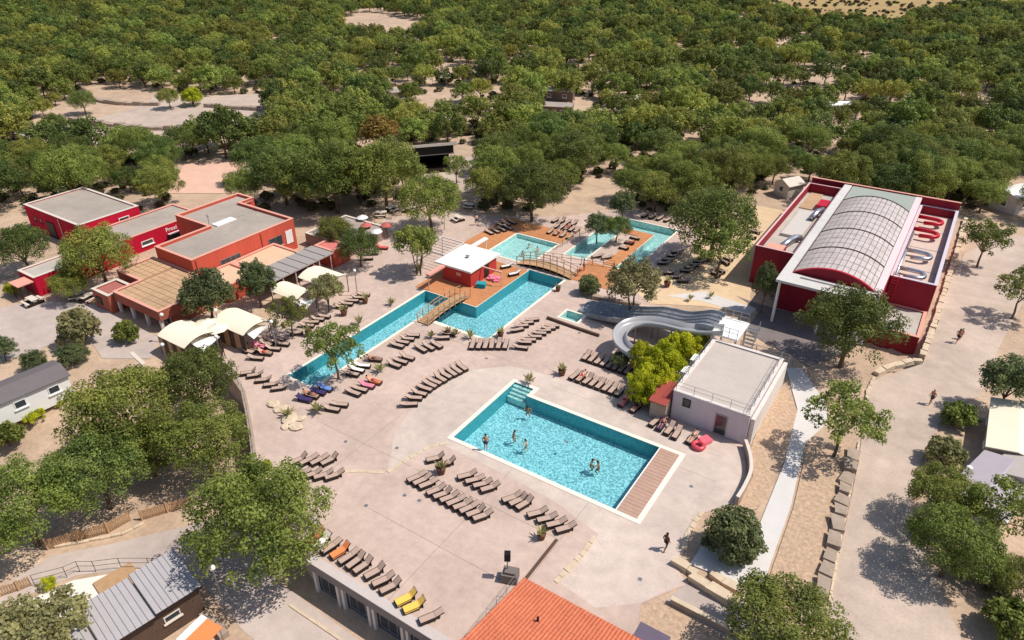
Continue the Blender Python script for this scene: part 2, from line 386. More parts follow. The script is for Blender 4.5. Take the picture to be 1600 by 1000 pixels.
for k in range(npl):
    y = 37.3 + pw*(k+.5)
    if pk is None:
        pk = MB().box(-.84,.84,-pw/2+.012,pw/2-.012,-.03,.03).build('plank', m_greyplank, t); pk.location = (-13.95,y,.03)
    else: inst(pk, (-13.95,y,.03+rnd.uniform(-.004,.004)), t)
for y in (37.32, 45.88): pass
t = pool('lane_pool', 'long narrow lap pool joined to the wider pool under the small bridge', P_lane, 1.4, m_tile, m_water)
coping(t, P_lane, .28, -.02, .03, m_coping)
t = pool('shallow_pool', 'pale square shallow pool behind the white roofed pool cabin', P_up, .6, m_tileS, m_waterS)
coping(t, P_up, .25, -.02, .03, m_coping)
t = pool('channel_pool', 'U shaped water channel running round the wooden island', P_chan, 1.0, m_tileS, m_waterS)
coping(t, P_chan, .2, -.02, .03, m_coping)
t = pool('landing_pool', 'small splash pool at the foot of the water slides', P_land, .8, m_tileS, m_waterS)
coping(t, P_land, .25, -.02, .03, m_coping)
def boards(name, label, x0, x1, y0, y1, z, along='x', wd=.3, mat=None):
    t = thing(name, label, 'deck', ((x0+x1)/2,(y0+y1)/2,z)); t['kind'] = 'structure'
    mat = mat or m_wood; L = (y1-y0) if along == 'x' else (x1-x0); n = max(1, round(L/wd)); s = L/n; mb = MB()
    for k in range(n):
        j = rnd.uniform(-.004,.004)
        if along == 'x': mb.box(x0,x1,y0+s*k+.012,y0+s*(k+1)-.012,z-.05,z+j)
        else: mb.box(x0+s*k+.012,x0+s*(k+1)-.012,y0,y1,z-.05,z+j)
    mb.build('board', mat, t, kind='stuff'); return t
boards('cabin_deck','orange wooden deck round the red pool cabin',-51.6,-42.45,57.3,68.6,.07,'x',.24)
boards('wooden_deck','orange deck strip behind the pale shallow pool',-51.2,-43.2,78.1,82.0,.07,'x',.24)
boards('wooden_deck','reddish deck left of the pale shallow pool',-54.5,-50.3,70.5,82.0,.07,'y',.24)
boards('wooden_deck','orange deck between the long bridge and the island',-37.2,-31.6,69.5,75.25,.06,'x',.24)
boards('island_deck','wooden edge deck along the right side of the island',-35.3,-33.55,75.6,87.9,.08,'y',.24)
boards('island_deck','wooden edge deck along the far end of the island',-37.9,-35.35,86.2,87.9,.08,'x',.24)
# ------------------------------------------------------------------ buildings
def WX(u, v, x0):
    a = W(u, v, 0); t = x0 / a.x if abs(a.x) > 1e-6 else 0
    return Vector((x0, a.y*t, H - H*t))
def WY(u, v, y0):
    a = W(u, v, 0); t = y0 / a.y
    return Vector((a.x*t, y0, H - H*t))
def block(t, poly, z0, z1, par, mw, mr, mc, th=.28, cop=.06):
    """flat-roofed walls with parapet, roof membrane and coping as parts of t"""
    a = sum(poly[i-1][0]*poly[i][1]-poly[i][0]*poly[i-1][1] for i in range(len(poly)))
    if a < 0: poly = poly[::-1]
    inn = offs(poly, -th); n = len(poly); mb = MB()
    for i in range(n):
        j = (i+1)%n; a, b, c, d = poly[i], poly[j], inn[j], inn[i]
        mb.add([(*a,z0),(*b,z0),(*b,z1),(*a,z1)], [(0,1,2,3)])
        mb.add([(*a,z1),(*b,z1),(*c,z1),(*d,z1)], [(0,1,2,3)])
        mb.add([(*d,z1),(*c,z1),(*c,z1-par-.1),(*d,z1-par-.1)], [(0,1,2,3)])
    wl = mb.build('wall', mw, t)
    sheet('roof', inn, z1-par, mr, kind=None, parent=t)
    if cop:
        o, q = offs(poly, .05), offs(poly, -th-.04); mb = MB()
        for i in range(n):
            j = (i+1)%n
            mb.add([(*o[i],z1+.004),(*o[j],z1+.004),(*q[j],z1+.004),(*q[i],z1+.004),(*o[i],z1+cop),(*o[j],z1+cop),(*q[j],z1+cop),(*q[i],z1+cop)],
                [(4,5,6,7),(0,1,5,4),(2,3,7,6)])
        mb.build('coping', mc, t)
    return wl
def window(t, n, pl, c0, c1, z0, z1, mf=None, mg=None, fw=.08, sill=True, name='window', mull=0, ms=None):
    mf = mf or m_white; mg = mg or m_glassd; s = 1 if n[0] == '+' else -1
    def bx(m, a0, a1, b0, b1, d0, d1):
        lo, hi = sorted((pl+s*d0, pl+s*d1))
        if n[1] == 'x': m.box(lo, hi, a0, a1, b0, b1)
        else: m.box(a0, a1, lo, hi, b0, b1)
    m = MB(); bx(m,c0,c0+fw,z0,z1,0,.06); bx(m,c1-fw,c1,z0,z1,0,.06); bx(m,c0+fw,c1-fw,z1-fw,z1,0,.06); bx(m,c0+fw,c1-fw,z0,z0+fw,0,.06)
    for k in range(mull):
        c = c0+(c1-c0)*(k+1)/(mull+1); bx(m,c-.03,c+.03,z0+fw,z1-fw,.021,.055)
    f = m.build(name, mf, t)
    g = MB(); bx(g,c0+fw,c1-fw,z0+fw,z1-fw,.002,.02); g.build('pane', mg, f)
    if sill:
        q = MB(); bx(q,c0-.1,c1+.1,z0-.1,z0-.002,0,.14); q.build('sill', ms or mf, f)
    return f
# --- the crimson block, its wing and the low front building on the left
t = thing('red_building','largest crimson block at far left with plain grey flat roof','building',(-102.7,45.4,0))
block(t, rect(-109.8,-95.6,41.1,49.7), -.3, 3.6, .12, m_red, m_roof, m_edge)
window(t,'+x',-95.6,46.5,48.0,1.3,2.8); window(t,'+x',-95.6,42.6,44.0,.9,2.2)
q = MB(); q.box(-104.5,-102.5,40.98,41.096,0,2.3); q.build('door', m_dark, t)
for c in (-108,-106.5): window(t,'-y',41.1,c,c+.7,1.6,2.3,mf=m_hallred)
q = MB(); q.tube([(-100.6,41.0,3.4),(-100.6,41.0,0)],.06); q.build('drainpipe', m_whitewall, t)
t = thing('shop_building','low crimson shop wing carrying a white wall sign beside orange building','building',(-92,49,0))
block(t, rect(-95.3,-88.9,42.6,54.6), -.3, 2.4, .1, m_red, m_roof, m_pink)
window(t,'+x',-88.9,45.2,46.9,.7,1.35)
sg = bpy.data.curves.new('sign_lettering','FONT'); sg.body = 'Proxi'; sg.size = .8; sg.extrude = .03
so0 = bpy.data.objects.new('sign_source', sg); col.objects.link(so0); bpy.context.view_layer.update()
sme = bpy.data.meshes.new_from_object(so0.evaluated_get(bpy.context.evaluated_depsgraph_get())); bpy.data.objects.remove(so0)
so = bpy.data.objects.new('sign_lettering', sme); col.objects.link(so); so.parent = t; so.location = (-88.84+92, 48.9-49, 1.45); so.rotation_euler = (R(90),0,R(90)); so.data.materials.append(m_white)
q = MB(); q.box(-88.88,-88.7,49.0,51.4,0,1.1); q.build('shop_door', m_glassd, t)
q = MB(); q.box(-88.7,-88.2,49.0,50.9,1.12,1.2); q.build('awning', m_white, t)
t = thing('red_annex','small low crimson building with pale roof near the picnic shelter','building',(-89.3,36,0))
block(t, rect(-91.2,-87.5,31.0,42.3), -.3, 2.4, .1, m_red, m_roofg, m_edge)
q = MB(); q.box(-89.6,-88.7,30.9,30.996,0,1.9); q.build('door', m_hallred, t)
# --- orange building
t = thing('orange_building','orange-red building with L shaped strip-seamed flat roof and parapets','building',(-78,52,0))
block(t, [(-79.7,42.0),(-72.5,42.0),(-72.5,57.5),(-83.3,57.5),(-83.3,59.8),(-86.7,59.8),(-86.7,49.6),(-79.7,49.6)], -.3, 4.2, .35, m_orange, m_roof, m_pink)
st = None
for k in range(9):
    y0 = 42.4
    x = -79.3 + k*.735
    q = MB().box(x+.02,x+.715,42.35,57.15,3.86,3.885)
    q.build('roof_strip', m_roof, t)
for k in range(8):
    x = -86.3+k*.8
    MB().box(x+.02,x+.78,49.95,57.15 if k > 3 else 59.4,3.86,3.885).build('roof_strip', m_roof, t)
window(t,'+x',-72.5,45.6,48.6,1.55,2.75,mf=m_metal,mull=3,ms=m_pink); window(t,'+x',-72.5,53.0,55.2,1.35,2.75,mf=m_metal,mull=1,ms=m_pink)
window(t,'-y',42.0,-77.6,-75.6,1.3,2.4,mf=m_metal,mull=1,ms=m_pink)
for y in (42.5,52.0): MB().tube([(-72.42,y,4.0),(-72.42,y,1.3)],.07).build('drainpipe', m_brownred, t)
MB().box(-72.49,-72.4,55.8,56.9,1.1,2.9).build('door', m_white, t)
q = MB(); q.tube([(-80.6,50.4,3.86),(-80.6,50.4,5.4)],.05); q.tube([(-81.1,50.4,5.1),(-80.1,50.4,5.1)],.03); q.build('aerial', m_metal, t)
MB().box(-80.4,-79.2,50.6,53.6,3.89,4.02).build('roof_duct', m_white, t)
# --- tan roofed front
t = thing('colonnade_building','low brown building with tan slab roof and white front pillars','building',(-74,38,0))
q = MB(); q.prism([(-76.0,35.4),(-67.9,35.4),(-67.9,41.9),(-80.6,41.9),(-80.6,37.6),(-76.0,37.6)],-.3,1.45); q.build('wall', m_brownred, t)
block(t, [(-76.1,34.0),(-67.5,34.0),(-67.5,41.95),(-80.8,41.95),(-80.8,37.3),(-76.1,37.3)], 1.45, 2.6, .1, m_brownred, M('tan_joint', srgb(160,126,98), .9, .1, 1), m_pink)
sheet('soffit', [(-76.1,34.0),(-67.5,34.0),(-67.5,41.95),(-80.8,41.95),(-80.8,37.3),(-76.1,37.3)], 1.452, m_brownred, kind=None, parent=t)
tile0 = None
for i in range(10):
    for j in range(9):
        x, y = -75.7+.8*i+.4, 34.35+.8*j+.4
        if tile0 is None: tile0 = MB().box(-.37,.37,-.37,.37,-.03,.03).build('roof_slab', m_tan, t); tile0.location = (x,y,2.53)
        else: inst(tile0, (x,y,2.53+rnd.uniform(-.006,.006)), t)
for i in range(5):
    for j in range(5):
        inst(tile0, (-80.4+.85*i+.4, 37.65+.8*j+.4, 2.53), t)
for x in (-75.8,-73.2,-70.5,-67.85):
    MB().box(x-.14,x+.14,34.05,34.33,-.2,1.448).build('pillar', m_whitewall, t)
for x0 in (-75.2,-72.6,-69.9): window(t,'-y',35.4,x0,x0+1.9,.1,1.35,mf=m_whitewall,mull=1,sill=False,name='glass_door')
t = thing('porch_annex','small side annex with dull red flat roof left of the colonnade','building',(-78,35,0))
block(t, rect(-79.6,-76.3,33.4,36.5), -.2, 2.2, .15, m_brownred, M('dull_red_roof', srgb(168,104,96), .9, .08, 1.0), m_edge)
MB().box(-79.0,-77.9,33.3,33.396,.6,1.5).build('hatch', m_dark, t)
# --- low roofs between the orange building and the sails
t = thing('side_building','low pale roofs stepping down beside the orange building','building',(-69,49,0))
block(t, rect(-72.3,-67.2,42.2,53.6), -.2, 2.1, .1, m_orange, M('cream_roof', srgb(214,182,150), .9, .06, 1.0), m_pink)
MB().box(-71.8,-69.8,46.4,47.3,2.02,2.25).build('skylight', m_pink, t)
t = thing('covered_walk','grey roofed open walkway with red back wall and slim posts','walkway',(-65,50,0))
MB().box(-67.1,-63.2,45.2,55.4,2.25,2.4).build('roof', M('grey_walk_roof', srgb(160,152,146), .7, .06, 1.0), t)
for k in range(7): MB().box(-67.05,-63.25,45.4+1.43*k,45.5+1.43*k,2.402,2.45).build('roof_seam', m_metal, t)
MB().box(-66.9,-66.7,45.3,55.3,-.1,2.248).build('back_wall', m_hallred, t)
for k in range(6): MB().tube([(-63.4,45.5+1.9*k,-.1),(-63.4,45.5+1.9*k,2.25)],.07).build('post', m_whitewall, t)
t = thing('rear_building','grey flat roofed low building behind the orange building','building',(-68,63,0))
block(t, rect(-72.2,-64.4,58.8,66.5), -.1, 1.7, .1, M('grey_brown_wall', srgb(150,128,118), .85, .06, 1), m_roof, m_edge)
MB().box(-69.5,-68.9,62,62.6,1.6,2.0).build('roof_vent', m_dark, t)
t = thing('terrace_building','low building with faded pink flat terrace roof by two trees','building',(-66,57,0))
block(t, rect(-67.0,-63.6,55.7,58.4), -.1, 2.3, .08, m_orange, M('faded_pink_roof', srgb(206,120,112), .9, .08, 1.0), m_pink)
# --- pool cabin
t = thing('pool_cabin','red cube pool cabin with bright white overhanging flat roof','cabin',(-48,63.6,0))
MB().box(-50.0,-45.75,60.8,66.3,.07,2.1).build('wall', M('cabin_red_render', srgb(186,62,54), .8, .06, .8), t)
MB().box(-51.0,-45.5,60.5,66.9,2.102,2.32).build('roof', m_white, t)
q = MB(); q.tube([(-48.2,63.6,2.32),(-48.2,63.6,2.6)],.16,.16,10); q.tube([(-48.2,63.6,2.6),(-48.2,63.6,2.72)],.28,.05,10); q.build('roof_vent', m_metal, t)
q = MB(); q.box(-49.9,-49.3,57.4,60.498,2.0,2.22); q.tube([(-49.6,57.5,.07),(-49.6,57.5,2.0)],.06); q.build('beam', m_pink, t)
q = MB(); q.box(-45.5,-42.7,62.9,63.1,1.95,2.1); q.tube([(-42.8,63,.07),(-42.8,63,1.95)],.05); q.build('beam', m_pink, t)
q = MB(); q.box(-50.3,-49.7,66.9,70.2,2.0,2.2); q.tube([(-50,70.1,0),(-50,70.1,2.0)],.06); q.build('beam', m_white, t)
MB().box(-47.9,-47.2,60.74,60.797,1.2,1.6).build('wall_sign', m_pink, t)
MB().box(-45.748,-45.7,63.6,64.6,.1,1.9).build('door', m_dark, t)
t = thing('pergola','open pale metal frame behind the pool cabin roof','pergola',(-53,66,0))
q = MB()
for x in (-54.8,-51.3):
    for y in (62.6,66.8): q.tube([(x,y,0),(x,y,2.3)],.05)
q.build('post', m_metal, t)
q = MB(); q.ring(-54.9,-51.2,62.5,66.9,.12,2.3,2.42)
for k in range(5): q.box(-54.7,-51.4,63.2+.7*k,63.27+.7*k,2.31,2.41)
q.build('frame', m_whitewall, t)
# --- white building with roof terrace, slide tower, stone hut
t = thing('white_building','white flat roofed building with thin roof railing beside the main pool','building',(-12.4,55.6,0))
block(t, rect(-15.75,-8.95,50.3,60.7), -.2, 3.05, .12, m_fibre, M('white_roof_screed', srgb(190,178,168), .9, .08, .5, .04, big=.08), m_whitewall, cop=.03)
a, b = WY(1065,640,50.3), WY(1080,626,50.3); window(t,'-y',50.3,a.x,b.x,1.75,2.6,mf=m_dark,sill=False)
a, b = WY(1112,683,50.3), WY(1131,690,50.3); window(t,'-y',50.3,a.x,b.x,.1,2.2,mf=m_metal,sill=False,name='door')
def railing(name, label, pts, hgt=1.0, step=1.4, r=.022, mat=None, rails=(1.0,.55), parent=None, cat='railing'):
    tt = parent or thing(name, label, cat, pts[0]); mat = mat or m_metal; q = MB(); pq = []
    for i in range(len(pts)-1):
        a, b = Vector(pts[i]), Vector(pts[i+1]); L = (b-a).length; n = max(1, round(L/step))
        for k in range(n + (1 if i == len(pts)-2 else 0)): pq.append(a+(b-a)*k/n)
        for f in rails: q.tube([a+Vector((0,0,hgt*f)), b+Vector((0,0,hgt*f))], r, n=5)
    q.build('rail', mat, tt)
    for p in pq: MB().tube([p, p+Vector((0,0,hgt))], r*1.3, n=5).build('post', mat, tt)
    return tt
rl = railing('roof_railing','',[(-15.6,60.5,3.08),(-15.6,50.45,3.08),(-9.1,50.45,3.08),(-9.1,60.5,3.08)],.9,1.5,.018,parent=t)
q = MB(); q.box(-8.9,-8.55,50.6,61.0,-.2,2.6); q.build('side_wall', m_whitewall, t)
for k,(y) in enumerate((54.2,56.6)):
    MB().box(-16.6,-15.8,y,y+1.3,1.6,2.5).build('air_unit', m_white, t)
railing('deck_railing','metal fence on the slab behind the white building',[(-13.2,61.2,2.4),(-8.6,61.2,2.4),(-8.6,64.6,.2)],1.0,1.5,.03)
t = thing('slide_tower','white slide tower platform with railings behind the white building','tower',(-14.8,62.5,0))
MB().box(-16.2,-13.5,60.9,64.8,3.3,3.5).build('platform', m_white, t)
for x in (-16.0,-13.7):
    for y in (61.1,64.6): MB().box(x-.1,x+.1,y-.1,y+.1,-.2,3.298).build('leg', m_whitewall, t)
q = MB()
for k in range(12): q.box(-13.4,-12.3,64.4-.3*k-.28,64.4-.3*k,3.3-.27*k-.05,3.3-.27*k)
q.build('stair', m_metal, t)
railing('','',[(-16.1,60.95,3.5),(-13.6,60.95,3.5)],1.0,.9,.025,parent=t); railing('','',[(-13.6,64.7,3.5),(-16.1,64.7,3.5)],1.0,.9,.025,parent=t)
railing('','',[(-12.35,64.3,3.3),(-12.35,61.0,.3)],1.0,1.0,.025,parent=t)
t = thing('stone_hut','tiny stone hut with sloping red roof against the white building','hut',(-16.6,50.6,0))
MB().box(-17.4,-15.9,49.3,52.0,-.1,1.9).build('wall', m_stone2, t)
q = MB(); q.add([(-17.55,49.1,1.905),(-15.85,49.1,1.905),(-15.85,52.2,2.45),(-17.55,52.2,2.45),(-17.55,49.1,2.0),(-15.85,49.1,2.0),(-15.85,52.2,2.55),(-17.55,52.2,2.55)],[(3,2,1,0),(4,5,6,7),(0,1,5,4),(1,2,6,5),(2,3,7,6),(3,0,4,7)])
q.build('roof', M('dull_red_sheet', srgb(160,74,64), .7, .08, 1.5), t)
# --- pool hall on the right
t = thing('pool_hall','large crimson pool hall with arched glazed roof and white gutters','hall',(-8,92,0))
block(t, rect(-17.95,-13.35,81.0,107.6), -.2, 4.9, 1.3, m_hallred, m_roofg, M('pale_pink_edge', srgb(222,176,176), .7, .04, 2), th=.14)
block(t, rect(-3.15,1.5,82.75,109.0), -.2, 4.2, 1.1, m_hallred, M('pinkish_roof', srgb(206,184,170), .9, .06, .8), M('lilac_edge', srgb(206,196,204), .6, .04, 2))
q = MB(); q.box(-13.3,-3.2,76.3,109.0,-.2,5.0); q.build('main_wall', m_hallred, t)
q = MB(); q.box(-17.95,1.5,109.05,109.35,-.2,5.3); q.build('rear_parapet', m_hallred, t)
MB().box(-18.0,1.55,109.0,109.4,5.304,5.36).build('coping', m_pink, t)
q = MB(); q.box(-13.3,-12.3,72.45,108.6,5.02,5.3); q.build('gutter', M('pale_gutter', srgb(206,202,196), .6, .08, 1, big=.06), t)
q = MB(); q.box(-3.95,-3.18,72.45,108.6,5.02,5.3); q.build('gutter', M('pink_gutter', srgb(226,204,204), .6, .04, 2), t)
q = MB(); q.box(-12.298,-3.952,72.45,75.0,5.02,5.3); q.build('front_canopy', M('pale_gutter', srgb(206,202,196)), t)
MB().box(-11.2,-6.0,74.1,74.35,5.302,5.36).build('canopy_slot', m_metal, t)
MB().box(-12.148,-3.952,101.6,108.6,5.02,5.26).build('rear_roof', M('green_grey_roof', srgb(158,164,154), .8, .05, 1.0), t)
for x in (-12.9,-8.2,-3.6): MB().tube([(x,72.85,-.1),(x,72.85,5.02)],.15,.15,10).build('column', m_white, t)
VX0, VX1, VZ, VR, VY0, VY1 = -12.1, -4.0, 5.3, 1.25, 75.3, 101.5
ARCR = ((VX1-VX0)**2/4+VR**2)/(2*VR)
def arc(s, off=0.0):
    hw = (VX1-VX0)/2; a0 = math.asin(hw/ARCR); a = a0*(2*s-1); r = ARCR+off
    return ((VX0+VX1)/2+r*math.sin(a), VZ+VR-ARCR+r*math.cos(a))
m_pan = M('polycarbonate_panel', srgb(190,172,160), .3, .14, .9, spec=.5, c2=srgb(206,194,188))
NA, NL = 14, 16; dl = (VY1-VY0)/NL
for i in range(NA):
    s0, s1 = (i+.06)/NA, (i+.94)/NA; x0,z0 = arc(s0); x1,z1 = arc(s1); xa,za = arc(s0,.05); xb,zb = arc(s1,.05)
    base = None
    for k in range(NL):
        y0, y1 = VY0+dl*k+.05, VY0+dl*(k+1)-.05; yc = (y0+y1)/2
        if base is None:
            q = MB(); q.add([(x0,y0,z0),(x1,y0,z1),(x1,y1,z1),(x0,y1,z0),(xa,y0,za),(xb,y0,zb),(xb,y1,zb),(xa,y1,za)],[(3,2,1,0),(4,5,6,7),(0,1,5,4),(1,2,6,5),(2,3,7,6),(3,0,4,7)])
            base = q.build('glazing_panel', m_pan, t)
        else: inst(base, (0, dl*k, 0), t)
q = MB(); q.grid(lambda a,b: (arc(a,-.02)[0], VY0+(VY1-VY0)*b, arc(a,-.02)[1]), 24, 1); q.build('vault_frame', m_metal, t, smooth=True)
for k in range(5):
    y = VY0+(VY1-VY0)*k/4
    q = MB()
    for i in range(20):
        a,b,c,d = arc(i/20,.1),arc((i+1)/20,.1),arc((i+1)/20,-.01),arc(i/20,-.01)
        q.add([(a[0],y-.12,a[1]),(b[0],y-.12,b[1]),(b[0],y+.12,b[1]),(a[0],y+.12,a[1]),(d[0],y-.12,d[1]),(c[0],y-.12,c[1]),(c[0],y+.12,c[1]),(d[0],y+.12,d[1])],[(0,1,2,3),(4,5,1,0),(3,2,6,7)])
    q.build('rib', m_dark if k else m_ductred, t)
for nm, y, mm in (('front_gable', VY0+.05, m_ductred), ('rear_gable', VY1+.14, M('grey_green_gable', srgb(150,158,150), .8, .05, 1.0))):
    q = MB(); p = [arc(i/20) for i in range(21)]
    q.add([(a[0],y,a[1]) for a in p]+[(a[0],y-.04,a[1]) for a in p], [tuple(range(20,-1,-1)), tuple(range(21,42))]); q.build(nm, m_hallred if nm[0]=='f' else mm, t)
# roof equipment
zr = 3.62
MB().box(-17.1,-15.0,82.3,84.0,zr,zr+.75).build('air_handler', m_hallred, t)
MB().box(-17.05,-15.05,82.35,83.95,zr+.755,zr+.85).build('air_handler_lid', m_pink, t)
q = MB(); q.tube([(-15.6,84.0,zr+.5),(-15.2,86.2,zr+.6),(-14.9,87.6,zr+.6),(-14.3,88.2,zr+.5)],.42,.42,10); q.build('duct', m_silver, t, smooth=True)
MB().box(-16.9,-14.4,88.8,98.5,zr,zr+.35).build('roof_pad', M('pale_roof_pad', srgb(200,192,184), .85, .05, 1), t)
q = MB(); q.tube([(-14.6,95.0,zr+.8),(-14.4,97.5,zr+.9),(-14.0,98.6,zr+.9)],.4,.4,10); q.build('duct', m_silver, t, smooth=True)
MB().box(-15.2,-13.9,100.3,103.0,zr,zr+.8).build('red_unit', m_ductred, t)
MB().box(-17.3,-15.6,100.0,107.0,zr,zr+.12).build('roof_hatch', m_tan, t)
for yy, mm, zz in ((105.2,m_ductred,3.6),(100.2,m_ductred,3.6),(92.6,m_silver,3.55),(86.6,m_silver,3.55)):
    pts = [(-3.1,yy,zz+.2),(-.9,yy,zz+.2)]+[(-.9+.95*math.sin(R(a)), yy-.95+.95*math.cos(R(a)), zz+.2) for a in range(15,180,15)]+[(-.9,yy-1.9,zz+.2),(-2.0,yy-1.9,zz+.1)]
    q = MB(); q.tube(pts,.26,.26,10); q.build('duct', mm, t, smooth=True)
q = MB(); q.tube([(-2.75,84,3.75),(-2.75,99,3.75)],.2,.2,8); q.build('duct', m_silver, t, smooth=True)
for y in (88.5,95.5,102): MB().box(-3.0,1.1,y,y+.06,3.1,3.14).build('roof_seam', m_metal, t)
q = MB()
for x in (-2.9,-2.3): q.tube([(x,82.5,.9),(x,82.5,4.9)],.04)
for k in range(8): q.tube([(-2.9,82.5,2.1+.35*k),(-2.3,82.5,2.1+.35*k)],.03)
q.build('ladder', m_ductred, t)
t = thing('hall_annex','low dark red annex with grey flat roof in front of pool hall','building',(-1,78,0))
ya = W(1436,528,.9).y; block(t, rect(-3.6,1.4,ya,82.7), -1.9, .9, .12, m_hallred, m_roofg, m_pink)
railing('','',[(-2.4,71.6,0),(1.3,73.2,0)],1.0,1.2,.025,parent=None,name='') if False else None
# --- facade under the roof terrace at the bottom left
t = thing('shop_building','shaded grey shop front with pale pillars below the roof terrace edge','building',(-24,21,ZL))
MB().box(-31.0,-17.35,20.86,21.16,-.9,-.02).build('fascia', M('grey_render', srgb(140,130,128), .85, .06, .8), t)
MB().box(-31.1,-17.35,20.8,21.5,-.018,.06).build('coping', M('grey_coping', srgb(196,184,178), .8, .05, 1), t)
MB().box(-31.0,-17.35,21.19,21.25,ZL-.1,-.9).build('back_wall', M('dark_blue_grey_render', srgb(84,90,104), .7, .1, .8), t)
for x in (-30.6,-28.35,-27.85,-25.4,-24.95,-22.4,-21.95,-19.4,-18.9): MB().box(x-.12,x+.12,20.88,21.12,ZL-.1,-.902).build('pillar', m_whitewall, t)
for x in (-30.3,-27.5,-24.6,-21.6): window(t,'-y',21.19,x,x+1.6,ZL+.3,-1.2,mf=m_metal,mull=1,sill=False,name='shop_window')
MB().box(-31.4,-17.3,18.9,19.1,ZL-.1,ZL+.04).build('kerb', m_stone, t)
# --- terracotta roof at the bottom
t = thing('tiled_house','house with bright terracotta barrel tile roof at bottom edge','house',(-12,22,0))
MB().box(-16.0,-8.2,15.2,25.9,ZL-.2,2.3).build('wall', m_whitewall, t)
q = MB(); q.add([(-16.3,26.2,2.35),(-7.9,26.2,2.35),(-7.9,19.5,3.9),(-16.3,19.5,3.9),(-16.3,26.2,2.5),(-7.9,26.2,2.5),(-7.9,19.5,4.05),(-16.3,19.5,4.05)],[(0,1,2,3),(7,6,5,4),(4,5,1,0),(5,6,2,1),(6,7,3,2),(7,4,0,3)]); q.build('roof_deck', m_terra, t)
q = MB(); q.add([(-16.3,14.9,2.75),(-7.9,14.9,2.75),(-7.9,19.5,4.05),(-16.3,19.5,4.05)],[(0,1,2,3)]); q.build('rear_slope', m_terra, t)
q = MB(); nr = 26; sl_ = (4.05-2.5)/6.7
for i in range(36):
    x = -16.3+8.4*(i+.5)/36
    for k in range(nr):
        y1 = 26.27-6.75*k/nr; y0 = y1-6.75/nr-.03; zo = 2.5+sl_*(26.2-y1)+.045; zi = 2.5+sl_*(26.2-y0)-.014; r0 = .115+rnd.uniform(-.008,.008); r1 = .095; vs_ = []
        for yy, zz, rr in ((y1,zo,r0),(y0,zi,r1)):
            for a in (0,45,90,135,180): vs_.append((x+rr*math.cos(R(a)), yy, zz+.8*rr*math.sin(R(a))))
        q.add(vs_, [(j,j+1,j+6,j+5) for j in range(4)]+[(4,3,2,1,0)])
q.build('roof_tile', m_terra, t, kind='stuff')
q = MB()
for k in range(22): q.tube([(-16.3+8.4*k/22,19.5,4.07),(-16.3+8.4*(k+1)/22+.03,19.5,4.07)],.14,.12,8)
q.build('ridge_tile', m_terra, t)
q = MB(); q.tube([(-13.6,23.6,3.0),(-13.6,23.6,3.55)],.08,.08,8); q.build('flue', m_dark, t)
b0 = W(1010,985,1.0)
t = thing('utility_cabinet','dark violet metal box at the bottom edge right of tiled roof','cabinet',(b0.x,b0.y,0))
MB().obox((b0.x+.5,b0.y-.6),1.9,1.5,0,1.2).build('body', M('dark_violet_metal', srgb(78,66,84), .5, .06, 1), t)
MB().obox((b0.x+.5,b0.y-.6),2.0,1.6,1.203,1.28).build('lid', M('violet_grey_metal', srgb(104,92,108), .5, .06, 1), t)
# --- canopies
def canopy(label, x0, x1, y0, y1, ze, rise, walls=True, slope=0.0):
    t = thing('canopy', label, 'canopy', ((x0+x1)/2,(y0+y1)/2,0), 'cream fabric canopies by the bar')
    def fn(a, b, o=0.0):
        return (x0+(x1-x0)*a, y0+(y1-y0)*b, ze+rise*4*b*(1-b)+slope*b+o-.25*math.sin(math.pi*a)*4*b*(1-b)*.4)
    q = MB(); q.grid(lambda a,b: fn(a,b), 8, 10); q.grid(lambda a,b: fn(a,1-b,-.03), 8, 10); q.build('fabric', m_cream, t, smooth=True)
    for a in (0,1): MB().tube([fn(a,i/10,-.04) for i in range(11)],.04).build('arch', m_dark, t)
    for a in (0.02,.98):
        for b in (.02,.98): MB().tube([(*fn(a,b)[:2],0),(*fn(a,b)[:2],fn(a,b)[2])],.05).build('post', m_dark, t)
    if walls:
        n = 6
        for k in range(n):
            xa = x0+(x1-x0)*k/n; MB().box(xa+.03,xa+(x1-x0)/n-.03,y0+.06,y0+.1,0,ze-.15).build('side_panel', m_brownwood if k%2 else m_wood2, t)
    return t
canopy('cream arched canopy lowest in the row, beside the clipped bush', -64.0,-59.4,31.4,35.2,2.2,.55)
canopy('cream arched canopy second from the bottom, between two trees', -61.8,-56.5,36.2,39.7,2.2,.55)
canopy('cream arched canopy third from the bottom, beside a small white sail', -62.0,-57.6,44.3,47.0,2.2,.5,False)
canopy('cream wide canopy topmost, in front of the grey walkway', -62.0,-57.4,48.4,52.0,2.2,.5,False)
def sail(label, c, sx, sy_, z, a=0.0):
    t = thing('shade_sail', label, 'sail', (c.x,c.y,0), None)
    q = MB(); g = lambda u,v: (c.x+sx*(u-.5), c.y+sy_*(v-.5), z+.35*(u-.5)*(v-.5)*4)
    q.grid(g,6,6); q.grid(lambda u,v:(g(u,1-v)[0],g(u,1-v)[1],g(u,1-v)[2]-.02),6,6); q.build('cloth', m_white, t, smooth=True)
    for u,v in ((0,0),(1,1)): MB().tube([(*g(u,v)[:2],0),g(u,v)],.04).build('post', m_dark, t)
sail('white sail at the open end of the lowest canopy', W(318,532,2.0),2.6,2.2,2.0)
sail('white sail at the open end of the second canopy', W(397,514,2.0),2.2,2.0,2.0)
sail('small white sail below the third canopy by the pale bush', W(476,471,2.0),2.0,1.8,2.0)
